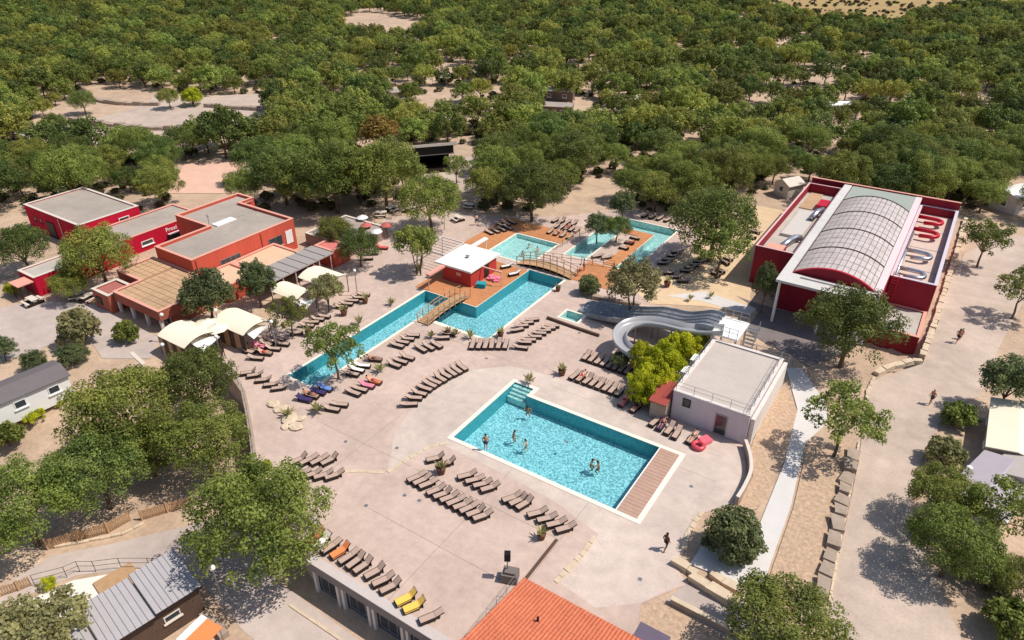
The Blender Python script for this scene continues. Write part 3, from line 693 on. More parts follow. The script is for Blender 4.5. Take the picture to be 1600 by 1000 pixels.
def parasol(label, p, r=1.3, z=2.3, mat=None, group=None):
    t = thing('parasol', label, 'parasol', (p.x,p.y,0), group); n = 8; q = MB()
    q.add([(p.x,p.y,z+.45)]+[(p.x+r*math.cos(2*math.pi*k/n),p.y+r*math.sin(2*math.pi*k/n),z) for k in range(n)]+[(p.x,p.y,z+.40)]+[(p.x+.98*r*math.cos(2*math.pi*k/n),p.y+.98*r*math.sin(2*math.pi*k/n),z-.03) for k in range(n)],
        [(0,1+k,1+(k+1)%n) for k in range(n)]+[(n+1,n+2+(k+1)%n,n+2+k) for k in range(n)]); q.build('shade', mat or m_cream, t)
    MB().tube([(p.x,p.y,0),(p.x,p.y,z+.55)],.035).build('pole', m_dark, t)
parasol('round cream parasol left of its twin, between the two lower canopies', W(322,507,2.2)); parasol('round cream parasol right of its twin, between the two lower canopies', W(338,514,2.2))
# --- stage
c = W(662,262,0)
t = thing('open_stage','black open stage with sloping pale-edged roof among the trees','stage',(c.x,c.y,0),rz=R(16+YAW))
MB().box(-4.2,4.2,2.9,3.1,0,2.85).build('back_wall', m_black, t); MB().box(-4.2,-4.0,-2.5,2.9,0,2.8).build('side_wall', m_black, t); MB().box(4.0,4.2,-2.5,2.9,0,2.8).build('side_wall', m_black, t)
MB().box(-4.2,4.2,-3.4,2.9,.0,.6).build('platform', m_dark, t)
q = MB(); q.add([(-5.4,-3.6,4.7),(5.4,-3.6,5.0),(5.4,3.4,2.9),(-5.4,3.4,2.8),(-5.4,-3.6,5.0),(5.4,-3.6,5.3),(5.4,3.4,3.2),(-5.4,3.4,3.1)],[(3,2,1,0),(4,5,6,7),(0,1,5,4),(1,2,6,5),(2,3,7,6),(3,0,4,7)]); q.build('roof', M('dull_stage_roof', srgb(128,118,108), .8, .08, 1), t); MB().box(-5.4,5.4,-3.68,-3.605,4.75,5.2).build('roof_edge', m_edge, t)
MB().box(-4.9,4.9,-3.2,-3.0,3.3,4.6).build('banner', m_black, t)
MB().box(-5.0,5.0,-3.25,-3.05,3.1,3.28).build('lighting_truss', m_metal, t)
# --- mobile homes
def mobile(name, label, c, L, Wd, rz, z0, wh, rise, mwall, mroof, seams=0, planks=0, win=2, group=None, cat='mobile home'):
    t = thing(name, label, cat, (c[0],c[1],z0), group, rz)
    q = MB(); q.box(-L/2,L/2,-Wd/2,Wd/2,-.2,wh)
    q.add([(-L/2,-Wd/2,wh),(-L/2,Wd/2,wh),(-L/2,0,wh+rise),(L/2,-Wd/2,wh),(L/2,Wd/2,wh),(L/2,0,wh+rise)],[(0,2,1),(3,4,5)]); q.build('wall', mwall, t)
    e = .22; q = MB()
    for s in (-1,1):
        a = [(-L/2-e,0,wh+rise+.02),(L/2+e,0,wh+rise+.02),(L/2+e,s*(Wd/2+e),wh+.02-rise*e/(Wd/2)),(-L/2-e,s*(Wd/2+e),wh+.02-rise*e/(Wd/2))]
        a = a if s < 0 else a[::-1]; b = [(p[0],p[1],p[2]+.09) for p in a]
        q.add(a+b,[(0,1,2,3),(7,6,5,4),(4,5,1,0),(5,6,2,1),(6,7,3,2),(7,4,0,3)])
    q.build('roof', mroof, t)
    if seams:
        for k in range(seams+1):
            x = -L/2-e+.03+(L+2*e-.06)*k/seams
            for s in (-1,1):
                MB().tube([(x,0,wh+rise+.12),(x,s*(Wd/2+e),wh+.12-rise*e/(Wd/2))],.03,n=4).build('roof_seam', m_metal, t)
    if planks:
        for k in range(planks):
            z = .05+(wh-.1)*k/planks
            for s in (-1,1): MB().box(-L/2,L/2,s*(Wd/2+.012)-.01,s*(Wd/2+.012)+.01,z+.01,z+(wh-.1)/planks-.01).build('plank', mwall, t)
    for k in range(win):
        x = -L/2+L*(k+.5)/max(1,win); window(t,'-y',-Wd/2-(.03 if planks else 0),x-.5,x+.5,1.0,1.8,mf=m_white); window(t,'+y',Wd/2+(.03 if planks else 0),x-.5,x+.5,1.0,1.8,mf=m_white)
    window(t,'-x',-L/2,-.45,.45,.9,1.8); window(t,'+x',L/2,-.4,.4,.1,1.9,sill=False,name='door')
    return t
c = W(42,606,1.5)
mobile('mobile_home','white mobile home with dark grey roof at the left edge',(c.x-.4,c.y-1.2),8.6,3.6,R(84),-.3,2.2,.45,m_white,M('dark_slate_roof', srgb(112,104,104), .8, .08, 1),win=3)
c = W(222,934,-.4)
m_mroof = M('ribbed_grey_metal_roof', srgb(176,170,170), .55, .05, 1)
def flat_lodge():
    t = thing('lodge','dark timber lodge with two ribbed grey metal roofs at bottom left','lodge',(c.x,c.y,ZL),None,R(80))
    MB().box(-3.1,3.0,-1.85,1.85,-.2,2.4).build('wall', m_brownwood, t)
    for k in range(9):
        z = .1+.25*k; MB().box(-3.1,3.0,-1.875,-1.853,z,z+.23).build('plank', m_brownwood, t)
    for (x0,x1,dz) in ((-3.3,.0,0),(.05,3.2,.18),(-5.2,-3.35,-.25)):
        q = MB(); z = 2.42+dz; q.add([(x0,-2.1,z),(x1,-2.1,z),(x1,2.1,z+.4),(x0,2.1,z+.4),(x0,-2.1,z+.1),(x1,-2.1,z+.1),(x1,2.1,z+.5),(x0,2.1,z+.5)],[(3,2,1,0),(4,5,6,7),(0,1,5,4),(1,2,6,5),(2,3,7,6),(3,0,4,7)]); q.build('roof_section', m_mroof, t)
        n = round((x1-x0)/.42)
        for k in range(n+1):
            x = x0+.03+(x1-x0-.06)*k/n; MB().tube([(x,-2.1,z+.115),(x,2.1,z+.515)],.02,n=4).build('roof_seam', m_metal, t)
        q = MB(); q.box(x0,x1,-2.18,-2.102,z-.05,z+.12); q.build('gutter', m_dark, t)
    window(t,'-y',-1.88,.4,1.5,1.2,1.8,mf=m_edge)
    MB().box(-1.6,1.1,1.9,6.4,-.02,.12).build('porch_deck', m_wood2, t)
flat_lodge()
c = W(1580,662,2.4); mobile('mobile_home','cream roofed mobile home at the right edge beside grey one',(c.x+.6,c.y),7.6,3.9,R(90),-.2,2.2,.35,M('beige_wall', srgb(176,160,146), .8, .05, 1),m_cream)  # walls in one even beige
c = W(1612,712,2.2); mobile('mobile_home','mobile home with pale grey gabled roof and dark door at right edge',(c.x+.4,c.y),7.4,3.6,R(76),-.2,2.1,.5,m_whitewall,M('pale_grey_roof', srgb(190,180,172), .8, .05, 1))
c = W(1556,752,2.0); mobile('mobile_home','lowest mobile home at right, lilac grey roof with white vent',(c.x,c.y),6.8,3.8,R(72),-.3,2.0,.4,m_whitewall,M('lilac_grey_roof', srgb(178,168,174), .8, .06, 1))
p = W(1513,735,2.3); t = thing('roof_vent','white round vent on the lilac grey roof','vent',(p.x,p.y,p.z-.2)); q = MB(); q.tube([p-Vector((0,0,.25)),p+Vector((0,0,.25))],.14,.14,8); q.build('pipe', m_white, t); q = MB(); q.sphere((p.x,p.y,p.z+.3),.24,10,6,(1,1,.6)); q.build('cap', m_white, t)
c = W(1590,312,1.2); mobile('mobile_home','white cabin with pale roof at right edge below the forest',(c.x,c.y),7,4,R(60),-.1,2.6,.5,m_whitewall,m_white)
c = W(1232,295,1.0); mobile('garden_shed','small beige gabled shed behind the pool hall',(c.x,c.y),3.2,3.0,R(60),-.1,2.2,.7,m_edge,m_edge,win=0,cat='shed')
for i,(u,v,lab,mw,mr,rz) in enumerate([(868,170,'brown mobile home lowest of the pair in the wood',M('grey_brown_cladding', srgb(122,100,94), .8, .08, 1),m_roof,20),(872,146,'brown mobile home upper of the pair in the wood',M('grey_brown_cladding', srgb(122,100,94), .8, .08, 1),m_roofg,20),
    (614,148,'grey roofed mobile home among trees above the yellow tree',m_edge,m_roof,50),(1312,168,'white mobile home deep in the wood above the pool hall',m_white,m_white,30),
    (1078,240,'dark red mobile home in the wood left of the pool hall',m_hallred,m_roof,10),(563,118,'terracotta walled cabin in the wood above the yellow tree',m_orange,m_tan,40),
    (1345,115,'beige cabin roof high in the wood at right',m_edge,m_tan,10),(1050,98,'white roofed cabin high in the central wood',m_white,m_white,10),(1215,80,'pale cabin upper right below the dry hill',m_white,m_cream,70),(920,130,'pale tent cabin beside the brown mobile homes',m_cream,m_cream,0),(745,120,'grey cabin in the wood above the stage',m_edge,m_roofg,25),(98,38,'pale grey cabin in the far left wood',m_edge,m_roofg,10)]):
    c = W(u,v,1.5); mobile('mobile_home',lab,(c.x,c.y),7.5,3.8,R(rz),0,2.4,.4,mw,mr,win=2)
# --- picnic shelter
c = W(44,470,0)
t = thing('picnic_shelter','small pink roofed picnic shelter with table by the crimson annex','shelter',(c.x,c.y,0))
MB().box(c.x-2.0,c.x+.2,c.y-.6,c.y+1.2,2.0,2.12).build('roof', m_pink, t)
for dx in (-1.8,0):
    for dy in (-.4,1.0): MB().tube([(c.x+dx,c.y+dy,0),(c.x+dx,c.y+dy,2.0)],.05).build('post', m_dark, t)
MB().box(c.x+.5,c.x+2.1,c.y-.4,c.y+.4,.7,.76).build('tabletop', m_edge, t)
MB().box(c.x+.5,c.x+2.1,c.y-1.0,c.y-.7,.42,.47).build('bench', m_edge, t); MB().box(c.x+.5,c.x+2.1,c.y+.7,c.y+1.0,.42,.47).build('bench', m_edge, t)
for dx in (.7,1.9): MB().box(c.x+dx-.05,c.x+dx+.05,c.y-.95,c.y+.95,.02,.4).build('leg', m_dark, t)
# --- van and cars in the wood
def van(label, c, rz, mat, cat='van', L=5.0):
    t = thing('parked_van' if cat=='van' else 'parked_car', label, cat, (c.x,c.y,.05), None, rz)
    h = 2.1 if cat == 'van' else 1.45
    q = MB(); pr = [(-L/2,.35),(L/2,.35),(L/2,.95),(L/2-.9,1.1),(L/2-1.6,h),(-L/2+.15,h),(-L/2,1.0)]
    q.add([(x,-.88,z) for x,z in pr]+[(x,.88,z) for x,z in pr],[tuple(range(7)),tuple(range(13,6,-1))]+[(i,7+i,7+(i+1)%7,(i+1)%7) for i in range(7)]); q.build('body', mat, t)
    q = MB(); q.box(-L/2+.4,L/2-1.7,-.9,-.885,1.1,h-.2); q.box(-L/2+.4,L/2-1.7,.885,.9,1.1,h-.2); q.build('side_glass', m_glassd, t)
    for x in (-L/2+.9,L/2-.9):
        for y in (-.8,.8): MB().tube([(x,y-.1,.34),(x,y+.1,.34)],.34,.34,10).build('wheel', m_black, t)
van('white van parked among the trees at upper right', W(1525,166,1), R(40), m_white)
van('white car parked in the far left wood', W(35,215,.5), R(20), m_white, 'car', 4.2)
# ------------------------------------------------------------------ vegetation
def leafmat(name, dark, light, hue=.03, tr=.25, vr=.25):
    m = bpy.data.materials.new(name); m.use_nodes = True; n = m.node_tree.nodes; l = m.node_tree.links
    b = n['Principled BSDF']; out = n['Material Output']
    b.inputs['Roughness'].default_value = .55; b.inputs['Specular IOR Level'].default_value = .25
    at = n.new('ShaderNodeAttribute'); at.attribute_name = 'leaf'
    cr = n.new('ShaderNodeValToRGB'); e = cr.color_ramp.elements; e[0].color = (*dark,1); e[1].color = (*light,1); e[0].position = .1; e[1].position = .9
    l.new(at.outputs['Fac'], cr.inputs[0])
    oi = n.new('ShaderNodeObjectInfo'); hs = n.new('ShaderNodeHueSaturation')
    mh = n.new('ShaderNodeMapRange'); mh.inputs[3].default_value = .5-hue; mh.inputs[4].default_value = .5+hue; l.new(oi.outputs['Random'], mh.inputs[0]); l.new(mh.outputs[0], hs.inputs['Hue'])
    mu = n.new('ShaderNodeMath'); mu.operation = 'MULTIPLY'; mu.inputs[1].default_value = 7.31; fr = n.new('ShaderNodeMath'); fr.operation = 'FRACT'
    l.new(oi.outputs['Random'], mu.inputs[0]); l.new(mu.outputs[0], fr.inputs[0])
    mv = n.new('ShaderNodeMapRange'); mv.inputs[3].default_value = 1-vr; mv.inputs[4].default_value = 1+vr; l.new(fr.outputs[0], mv.inputs[0]); l.new(mv.outputs[0], hs.inputs['Value'])
    l.new(cr.outputs[0], hs.inputs['Color']); l.new(hs.outputs[0], b.inputs['Base Color'])
    ts = n.new('ShaderNodeBsdfTranslucent'); l.new(hs.outputs[0], ts.inputs[0])
    mx = n.new('ShaderNodeMixShader'); mx.inputs[0].default_value = tr; l.new(b.outputs[0], mx.inputs[1]); l.new(ts.outputs[0], mx.inputs[2]); l.new(mx.outputs[0], out.inputs[0])
    return m
L_oak = leafmat('oak_leaf', (.09,.125,.022), (.32,.345,.072), .02, .34)
L_forest = leafmat('wood_leaf', (.10,.142,.026), (.37,.39,.086), .024, .38, .42)
L_wdark = leafmat('deep_green_leaf', (.06,.098,.022), (.24,.285,.066), .02, .34, .3)
L_wlight = leafmat('light_green_leaf', (.14,.175,.026), (.46,.46,.10), .02, .42, .35)
L_dark = leafmat('dark_leaf', (.07,.10,.04), (.20,.235,.085), .015, .3)
L_pale = leafmat('pale_olive_leaf', (.21,.205,.085), (.46,.42,.18), .012, .38)
L_yel = leafmat('yellow_green_leaf', (.27,.31,.012), (.62,.62,.03), .01, .45)
L_gold = leafmat('golden_leaf', (.16,.10,.02), (.30,.18,.04), .01)
L_scrub = leafmat('dry_scrub_leaf', (.07,.07,.028), (.15,.135,.055), .03)
def crown_mesh(name, seed, mat, n, leaf, ncl=16, rx=.62, rz=.46, cr=(.28,.42), nsmall=18, low=-.35, inner=.18, up=.25):
    g = np.random.default_rng(seed); cl = []
    for i in range(ncl):
        z = low+(1-low)*(i+.5)/ncl; a = i*2.39996+g.uniform(-.3,.3); r = math.sqrt(max(0,1-z*z))
        q = g.uniform(.72,1.08); cl.append((rx*r*math.cos(a)*q, rx*r*math.sin(a)*q, rz*z*q, g.uniform(*cr), g.uniform(0,1)))
    cl.append((0,0,.05,.42,.5))
    for i in range(nsmall):
        z = g.uniform(low,1); a = g.uniform(0,6.28); r = math.sqrt(max(0,1-z*z)); q = g.uniform(1.15,1.5)
        cl.append((rx*r*math.cos(a)*q, rx*r*math.sin(a)*q, rz*z*q, g.uniform(.10,.2), g.uniform(0,1)))
    cl = np.array(cl); wgt = cl[:,3]**2; wgt /= wgt.sum()
    idx = g.choice(len(cl), n, p=wgt); c = cl[idx]
    d = g.normal(size=(n,3)); d /= np.linalg.norm(d,axis=1)[:,None]
    flip = (d[:,2] < -.35) & (g.random(n) < .55); d[flip,2] *= -1
    rad = c[:,3]*(.72+.36*g.random(n)**1.5); ins = g.random(n) < inner; rad[ins] *= g.random(ins.sum())*.8
    p = c[:,:3]+d*rad[:,None]
    nr = d*.75+g.normal(size=(n,3))*.42+np.array([0,0,up]); nr /= np.linalg.norm(nr,axis=1)[:,None]
    t = np.cross(nr, g.normal(size=(n,3))); t /= np.linalg.norm(t,axis=1)[:,None]; b = np.cross(nr,t)
    s = leaf*g.uniform(.6,1.35,n)[:,None]; k = s*g.uniform(.5,.8,n)[:,None]
    v = np.empty((n,4,3)); v[:,0] = p-t*s; v[:,1] = p-b*k+nr*s*.15; v[:,2] = p+t*s; v[:,3] = p+b*k-nr*s*.1
    v[:,:,2] += 0
    me = bpy.data.meshes.new(name); me.vertices.add(4*n); me.vertices.foreach_set('co', v.reshape(-1).astype(np.float32))
    me.loops.add(4*n); me.loops.foreach_set('vertex_index', np.arange(4*n,dtype=np.int32))
    me.polygons.add(n); me.polygons.foreach_set('loop_start', np.arange(0,4*n,4,dtype=np.int32)); me.polygons.foreach_set('loop_total', np.full(n,4,dtype=np.int32))
    at = me.attributes.new('leaf','FLOAT','POINT'); val = np.clip(.6*c[:,4]+.4*g.random(n),0,1); at.data.foreach_set('value', np.repeat(val,4).astype(np.float32))
    me.update(calc_edges=True); me.materials.append(mat); return me, cl
def trunk_mesh(name, cl, seed, ctr=1.25, r=.045, stems=1, nl=7, spread=.0):
    g = random.Random(seed); q = MB(); big = [c for c in cl if c[3] > .22]
    for s in range(stems):
        ox = spread*math.cos(6.28*s/max(1,stems)+g.random()); oy = spread*math.sin(6.28*s/max(1,stems)+g.random())
        f = (g.uniform(-.08,.08)+ox*2.2, g.uniform(-.08,.08)+oy*2.2, ctr-.55)
        q.tube([(ox,oy,-.1),(ox*1.3+g.uniform(-.02,.02),oy*1.3+g.uniform(-.02,.02),.32),f], r*1.25/math.sqrt(stems), r*.8/math.sqrt(stems), 7)
        for c in g.sample(big, min(len(big), max(2, nl//stems))):
            e = Vector((c[0],c[1],ctr+c[2])); m_ = Vector(f).lerp(e,.55)+Vector((g.uniform(-.06,.06),g.uniform(-.06,.06),.05))
            q.tube([f,m_,e], r*.6/math.sqrt(stems), r*.15, 5)
    return q.mesh(name, m_trunk)
KIND = {}
def proto(key, variants, mat, n, leaf, ctr=1.25, tr=.045, stems=1, spread=0.0, **kw):
    L = []
    for i in range(variants):
        me, cl = crown_mesh('crown', hash(key) % 1000 * 0 + sum(map(ord,key))*7+i, mat, n, leaf, **kw)
        if key == 'wood' and i in (2,3,5): me.materials[0] = (L_wdark, L_wlight)[i == 3]
        if key == 'oak' and i in (2,5): me.materials[0] = L_wdark
        L.append((me, trunk_mesh('trunk', cl, i+3, ctr, tr, stems, spread=spread), ctr))
    KIND[key] = L
proto('oak', 6, L_oak, 21000, .0225, ncl=22, cr=(.19,.36), nsmall=80, inner=.1, rx=.68, rz=.52, ctr=1.08)
proto('wood', 6, L_forest, 4600, .046, ncl=15, cr=(.17,.36), nsmall=44, inner=.1, rx=.68, rz=.56, tr=.04, ctr=.98, low=-.5)
proto('airy', 3, L_oak, 5200, .036, ncl=12, cr=(.15,.27), rx=.68, rz=.6, nsmall=34, inner=.06, tr=.04)
proto('multi', 2, L_oak, 8500, .036, nsmall=40, ncl=14, cr=(.22,.36), rz=.42, stems=4, spread=.12, ctr=1.45, tr=.05)
proto('dark', 3, L_dark, 9000, .036, nsmall=40, ncl=14, cr=(.26,.38), rx=.58, rz=.6, ctr=1.2)
proto('pale', 3, L_pale, 6500, .04, ncl=14, cr=(.2,.34), nsmall=36, stems=2, spread=.08)
proto('ball', 2, L_dark, 9000, .05, ncl=22, cr=(.3,.36), rx=.62, rz=.62, low=-.7, nsmall=34, inner=.05, ctr=.8, tr=.06)
proto('bush', 3, L_oak, 3200, .075, ncl=12, cr=(.28,.4), rz=.5, ctr=.62, tr=.05, low=-.4)
proto('yellow', 3, L_yel, 8500, .042, ncl=14, nsmall=36, cr=(.26,.38), rz=.6, ctr=.7, low=-.4)
proto('gold', 1, L_gold, 4200, .055, ncl=14)
proto('palebush', 2, L_pale, 3000, .08, ncl=12, cr=(.28,.4), rz=.5, ctr=.62, low=-.4)
proto('scrub', 2, L_scrub, 700, .13, ncl=9, cr=(.28,.4), rz=.4, ctr=.5, low=-.3)
tcount = 0; placed = []
def plant_at(key, x, y, z0, r, label, cat, name, group=None, sz=1.0, var=None):
    global tcount
    tcount += 1; cm, tm, ctr = KIND[key][(var if var is not None else tcount) % len(KIND[key])]
    t = bpy.data.objects.new(name, None); col.objects.link(t); t.location = (x,y,z0); t.rotation_euler = (0,0,rnd.uniform(0,6.28)); t.scale = (r,r,r*sz); t.empty_display_size = .2
    tag(t, label, cat, group)
    o = bpy.data.objects.new('crown', cm); col.objects.link(o); o.parent = t; o.location = (0,0,ctr)
    o = bpy.data.objects.new('trunk', tm); col.objects.link(o); o.parent = t
    placed.append((x,y,r)); return t
def tree(key, u, v, wpx, label, z0=0.0, sz=1.0, cat='tree', name='tree', group=None, var=None):
    """crown centre at photo pixel (u, v), crown wpx pixels wide"""
    ctr = KIND[key][0][2]; r = 3.0
    for _ in range(4):
        p = W(u, v, z0+ctr*r*sz); r = wpx/2*PX(*p)[2]/F
    return plant_at(key, p.x, p.y, z0, r, label, cat, name, group, sz, var)
O = 'oak_tree'
tree('oak',403,815,212,'large oak crown covering the corner of the roof terrace, bottom left',ZL,name=O,var=0)
tree('oak',305,598,128,'oak in the left cluster nearest the canopies',ZL*.6,name=O)
tree('oak',318,690,140,'oak in the left cluster against the curved retaining wall',ZL,name=O)
tree('oak',190,640,165,'oak in the left cluster beside the dark roofed mobile home',ZL*.6,name=O)
tree('oak',150,735,150,'oak at the lower left of the left cluster, above the wooden fence',ZL,name=O)
tree('oak',228,700,105,'small gappy oak in the middle of the left cluster',ZL,name=O)
tree('oak',30,790,165,'broad oak cut by the left picture edge above the lower road',ZL,name=O)
tree('pale',62,985,165,'pale olive tree at the bottom left corner beside the lodge',ZL,name='olive_tree')
tree('oak',1232,990,200,'broad shrubby oak at the bottom edge between ramp and road',0,name=O,sz=.7)
tree('ball',1145,836,98,'dense round clipped laurel on the light path',0,name='laurel_bush',cat='bush',var=0)
tree('oak',1330,508,145,'leafy oak in front of the pool hall columns',0,name=O)
tree('airy',1320,655,122,'open crowned oak beside the footpath and the road',0,name=O)
tree('bush',1500,650,58,'round shrub left of the cream mobile home',0,name='shrub',cat='shrub')
tree('palebush',1478,708,64,'pale leaved shrub below the cream mobile home',0,name='shrub',cat='shrub')
tree('oak',1478,775,110,'upper oak on the right bank beside the lilac grey roof',0,name=O)
tree('oak',1492,850,135,'lower oak on the right bank casting shade on the road',0,name=O)
tree('airy',1562,800,115,'thin grey green tree in front of the lowest mobile home',0,name='olive_tree')
tree('dark',1580,600,100,'dark shrubby tree at the right edge above the cream home',0,name='tree')
tree('oak',1592,905,80,'oak cut by the right edge at lower right',0,name=O)
tree('bush',1580,975,90,'bush in the bottom right corner',0,name='shrub',cat='shrub')
tree('airy',1598,455,80,'sparse tree at the right edge beside the road bend',0,name='tree')
tree('airy',1542,375,75,'leaning tree right of the pool hall beside the road',0,name='tree')
tree('dark',1197,445,44,'narrow upright tree at the left front corner of the hall',0,name='tree',sz=1.9)
tree('ball',920,446,38,'small round bush at the end of the long wooden bridge',0,name='bush',cat='bush')
tree('pale',992,440,100,'pale olive crowned tree above the water slide',0,name='olive_tree')
tree('oak',1118,345,130,'big bright green tree between the channel pool and the hall',0,name=O)
tree('airy',1128,385,90,'loose lower tree under the big green one by the sand yard',0,name='tree')
tree('dark',934,352,48,'left tree of the three on the wooden island',0,name='tree')
tree('oak',964,356,46,'right tree of the three on the wooden island',0,name='tree')
tree('dark',974,320,50,'rear tree of the three by the wooden island',0,name='tree')
tree('airy',522,545,92,'lopsided thin tree leaning over the near end of the lap pool',0,name='tree',var=1)
tree('pale',508,452,62,'pale bushy tree beside the third canopy',0,name='olive_tree')
tree('airy',452,492,64,'airy tree beside the second canopy above the shaded loungers',0,name='tree')
tree('dark',400,438,66,'dark grey green tree in front of the grey covered walk',0,name='tree',sz=1.2)
tree('dark',322,462,96,'wide dark tree at the corner of the colonnade',0,name='tree')
tree('multi',650,378,78,'multi stemmed tree beside the pool cabin',0,name='tree')
tree('oak',672,312,98,'round oak behind the multi stemmed tree',0,name=O)
tree('oak',560,385,66,'oak above the diagonal lounger row left of the cabin',0,name=O)
tree('oak',522,362,58,'oak behind the faded pink terrace roof',0,name=O)
tree('oak',762,290,72,'left half of the dense pair of oaks above the shallow pool',0,name=O)
tree('oak',832,296,100,'right half of the dense pair of oaks above the shallow pool',0,name=O)
tree('oak',600,268,120,'wide oak in front of the black stage',0,name=O)
tree('oak',520,272,120,'oak left of the wide one in front of the stage',0,name=O)
tree('oak',440,268,100,'oak right of the pink gravel square',0,name=O)
tree('oak',628,268,60,'oak at the left front corner of the black stage',0,name=O)
tree('airy',712,262,44,'thin tree on the yard right of the black stage',0,name='tree')
tree('gold',592,206,70,'golden yellow tree in the wood left of the stage',0,name='tree')
tree('oak',152,398,108,'bright green tree between the crimson annex and the shop wing',0,name=O)
tree('oak',106,444,56,'small low tree in front of the crimson annex wall',0,name='tree')
tree('oak',32,386,86,'tree behind the crimson annex at the left edge',0,name=O)
tree('yellow',20,452,28,'small yellow green bush left of the crimson annex',0,name='bush',cat='bush')
tree('bush',196,520,42,'neat clipped bush in front of the colonnade pillars',0,name='bush',cat='bush',sz=1.25)
tree('palebush',122,515,72,'pale bushy tree on the plaza island',0,name='shrub',cat='shrub',sz=1.3)
tree('dark',112,556,60,'dark green low bush below the pale plaza tree',-.5,name='bush',cat='bush',sz=.6)
tree('dark',52,565,46,'dark bush behind the left mobile home',-.5,name='bush',cat='bush')
tree('dark',2,545,50,'tree cut by the left edge beside the plaza',-.5,name='tree')
tree('bush',8,680,60,'bush at the left edge below the white mobile home',-2,name='bush',cat='bush')
tree('yellow',50,648,40,'yellow flowering hedge bush left, along the white mobile home',-1.2,name='hedge_bush',cat='bush',sz=.7)
tree('yellow',88,625,34,'yellow flowering hedge bush right, along the white mobile home',-1.0,name='hedge_bush',cat='bush',sz=.7)
tree('yellow',75,912,26,'tiny yellow shrub on the white gravel yard',ZL,name='shrub',cat='shrub')
tree('yellow',416,728,22,'small yellow green bush beside the double lounger rows',0,name='bush',cat='bush')
tree('oak',128,158,40,'forked tree alone in the far parking clearing',.1,name=O)
tree('oak',262,152,34,'slim tree in the middle of the far parking clearing',.1,name=O)
tree('yellow',300,152,38,'yellowish tree at the right of the far parking clearing',.1,name='tree')
tree('oak',85,192,36,'tree at the left corner of the far parking clearing',.1,name=O)
tree('scrub',1540,890,110,'tangle of dry orange brown brush on the right bank',0,name='dry_brush',cat='shrub',sz=.4)
for u,v,wp,lab in ((1068,545,62,'at the back under the slide'),(1040,572,72,'in the middle beside the white building'),(1008,605,64,'lowest, above the lounger row'),(1006,562,56,'inside the slide loop'),(1040,605,52,'by the white air units'),(1090,540,44,'nearest the slide tower'),(1022,585,60,'between loop and lounger row')):
    tree('yellow',u,v,wp,'bright yellow green bamboo clump '+lab,0,name='bamboo',cat='bamboo',sz=1.25)
tree('dark',968,562,36,'dark green bush under the outside of the slide loop',0,name='bush',cat='bush',sz=.8)
tree('bush',1004,622,40,'darker bush at the foot of the bamboo by the stone hut',0,name='bush',cat='bush')
# ---- the wood
g = np.random.default_rng(11)
border = [(-400,380),(0,345),(60,330),(260,325),(330,322),(480,335),(560,338),(600,310),(690,310),(740,318),(790,332),(885,322),(900,300),(985,318),(1010,335),(1050,338),(1150,328),(1210,315),(1260,320),(1500,335),(1560,340),(1620,350),(2000,400)]
FOOT = [(-111,-94,40,51),(-97,-87,41,56),(-93,-86,30,44),(-88,-71,41,61),(-73,-62,41,68),(-19.5,3,71,110.5)]
clear = [[(36,214),(98,166),(165,130),(185,146),(300,150),(440,144),(440,222),(330,226),(270,240),(120,244),(40,236)],[(256,322),(286,252),(396,244),(410,300),(380,325)],[(618,236),(770,228),(760,318),(690,325),(636,318)],
    [(536,58),(534,27),(600,22),(668,36),(650,62)],[(117,20),(136,20),(137,56),(116,56)],[(1196,22),(1180,-60),(1900,-90),(1900,0),(1700,8),(1470,24),(1400,50),(1300,44)],[(838,160),(926,158),(932,208),(828,210)],[(1495,165),(1560,158),(1570,185),(1500,185)],
    [(640,158),(690,152),(700,182),(650,186)],[(1195,70),(1228,62),(1232,92),(1205,98)],[(1150,315),(1240,285),(1270,300),(1190,380)],[(1560,290),(1640,270),(1640,340),(1540,345)],[(255,195),(330,180),(430,195),(430,210),(300,212)],[(1290,160),(1336,160),(1336,198),(1290,198)],[(558,205),(632,205),(628,262),(565,262)],[(880,290),(990,275),(1000,312),(890,330)],[(0,335),(40,325),(35,360),(0,372)],[(546,110),(582,108),(582,140),(546,140)],[(596,140),(634,140),(634,176),(598,176)],[(1056,232),(1102,230),(1100,268),(1060,270)]]
bpts = Wp(border); bmax = []
def bord_v(u):
    for i in range(len(border)-1):
        if border[i][0] <= u <= border[i+1][0]:
            f = (u-border[i][0])/(border[i+1][0]-border[i][0]); return border[i][1]+f*(border[i+1][1]-border[i][1])
    return 330
cell = {}; spots = []
def near(x, y, d):
    i, j = int(x//8), int(y//8)
    for a in (-1,0,1):
        for b in (-1,0,1):
            for (px_,py_) in cell.get((i+a,j+b),()):
                if (px_-x)**2+(py_-y)**2 < d*d: return True
    return False
for (x,y,r) in placed: cell.setdefault((int(x//8),int(y//8)),[]).append((x,y))
tries = 0
while len(spots) < 4200 and tries < 90000:
    tries += 1
    Y = 95*math.exp(g.random()*math.log(470/95)) if g.random() < .35 else math.sqrt(95**2+g.random()*(470**2-95**2)); X = g.uniform(-1,1)*(12+.80*Y)
    x = X*cy-Y*sy; y = X*sy+Y*cy; u,v,zc = PX(x,y,0)
    if v > bord_v(u) or any(pip((u,v),c) for c in clear): continue
    thin = .48 if (600 < u < 1000 and 95 < v < 205) or (1140 < u < 1430 and 55 < v < 190) else .2
    if math.sin(x*.16+1.3*math.sin(y*.11))*math.sin(y*.14+1.1*math.sin(x*.09)) > 1-2.0*thin: continue
    if any(f[0] < x < f[1] and f[2] < y < f[3] for f in FOOT): continue
    if near(x,y,4.5): continue
    cell.setdefault((int(x//8),int(y//8)),[]).append((x,y)); spots.append((Y,x,y,g.uniform(1.7,3.3) if g.random() < .45 else g.uniform(2.9,4.2)))
spots.sort()
NIND = 290-70
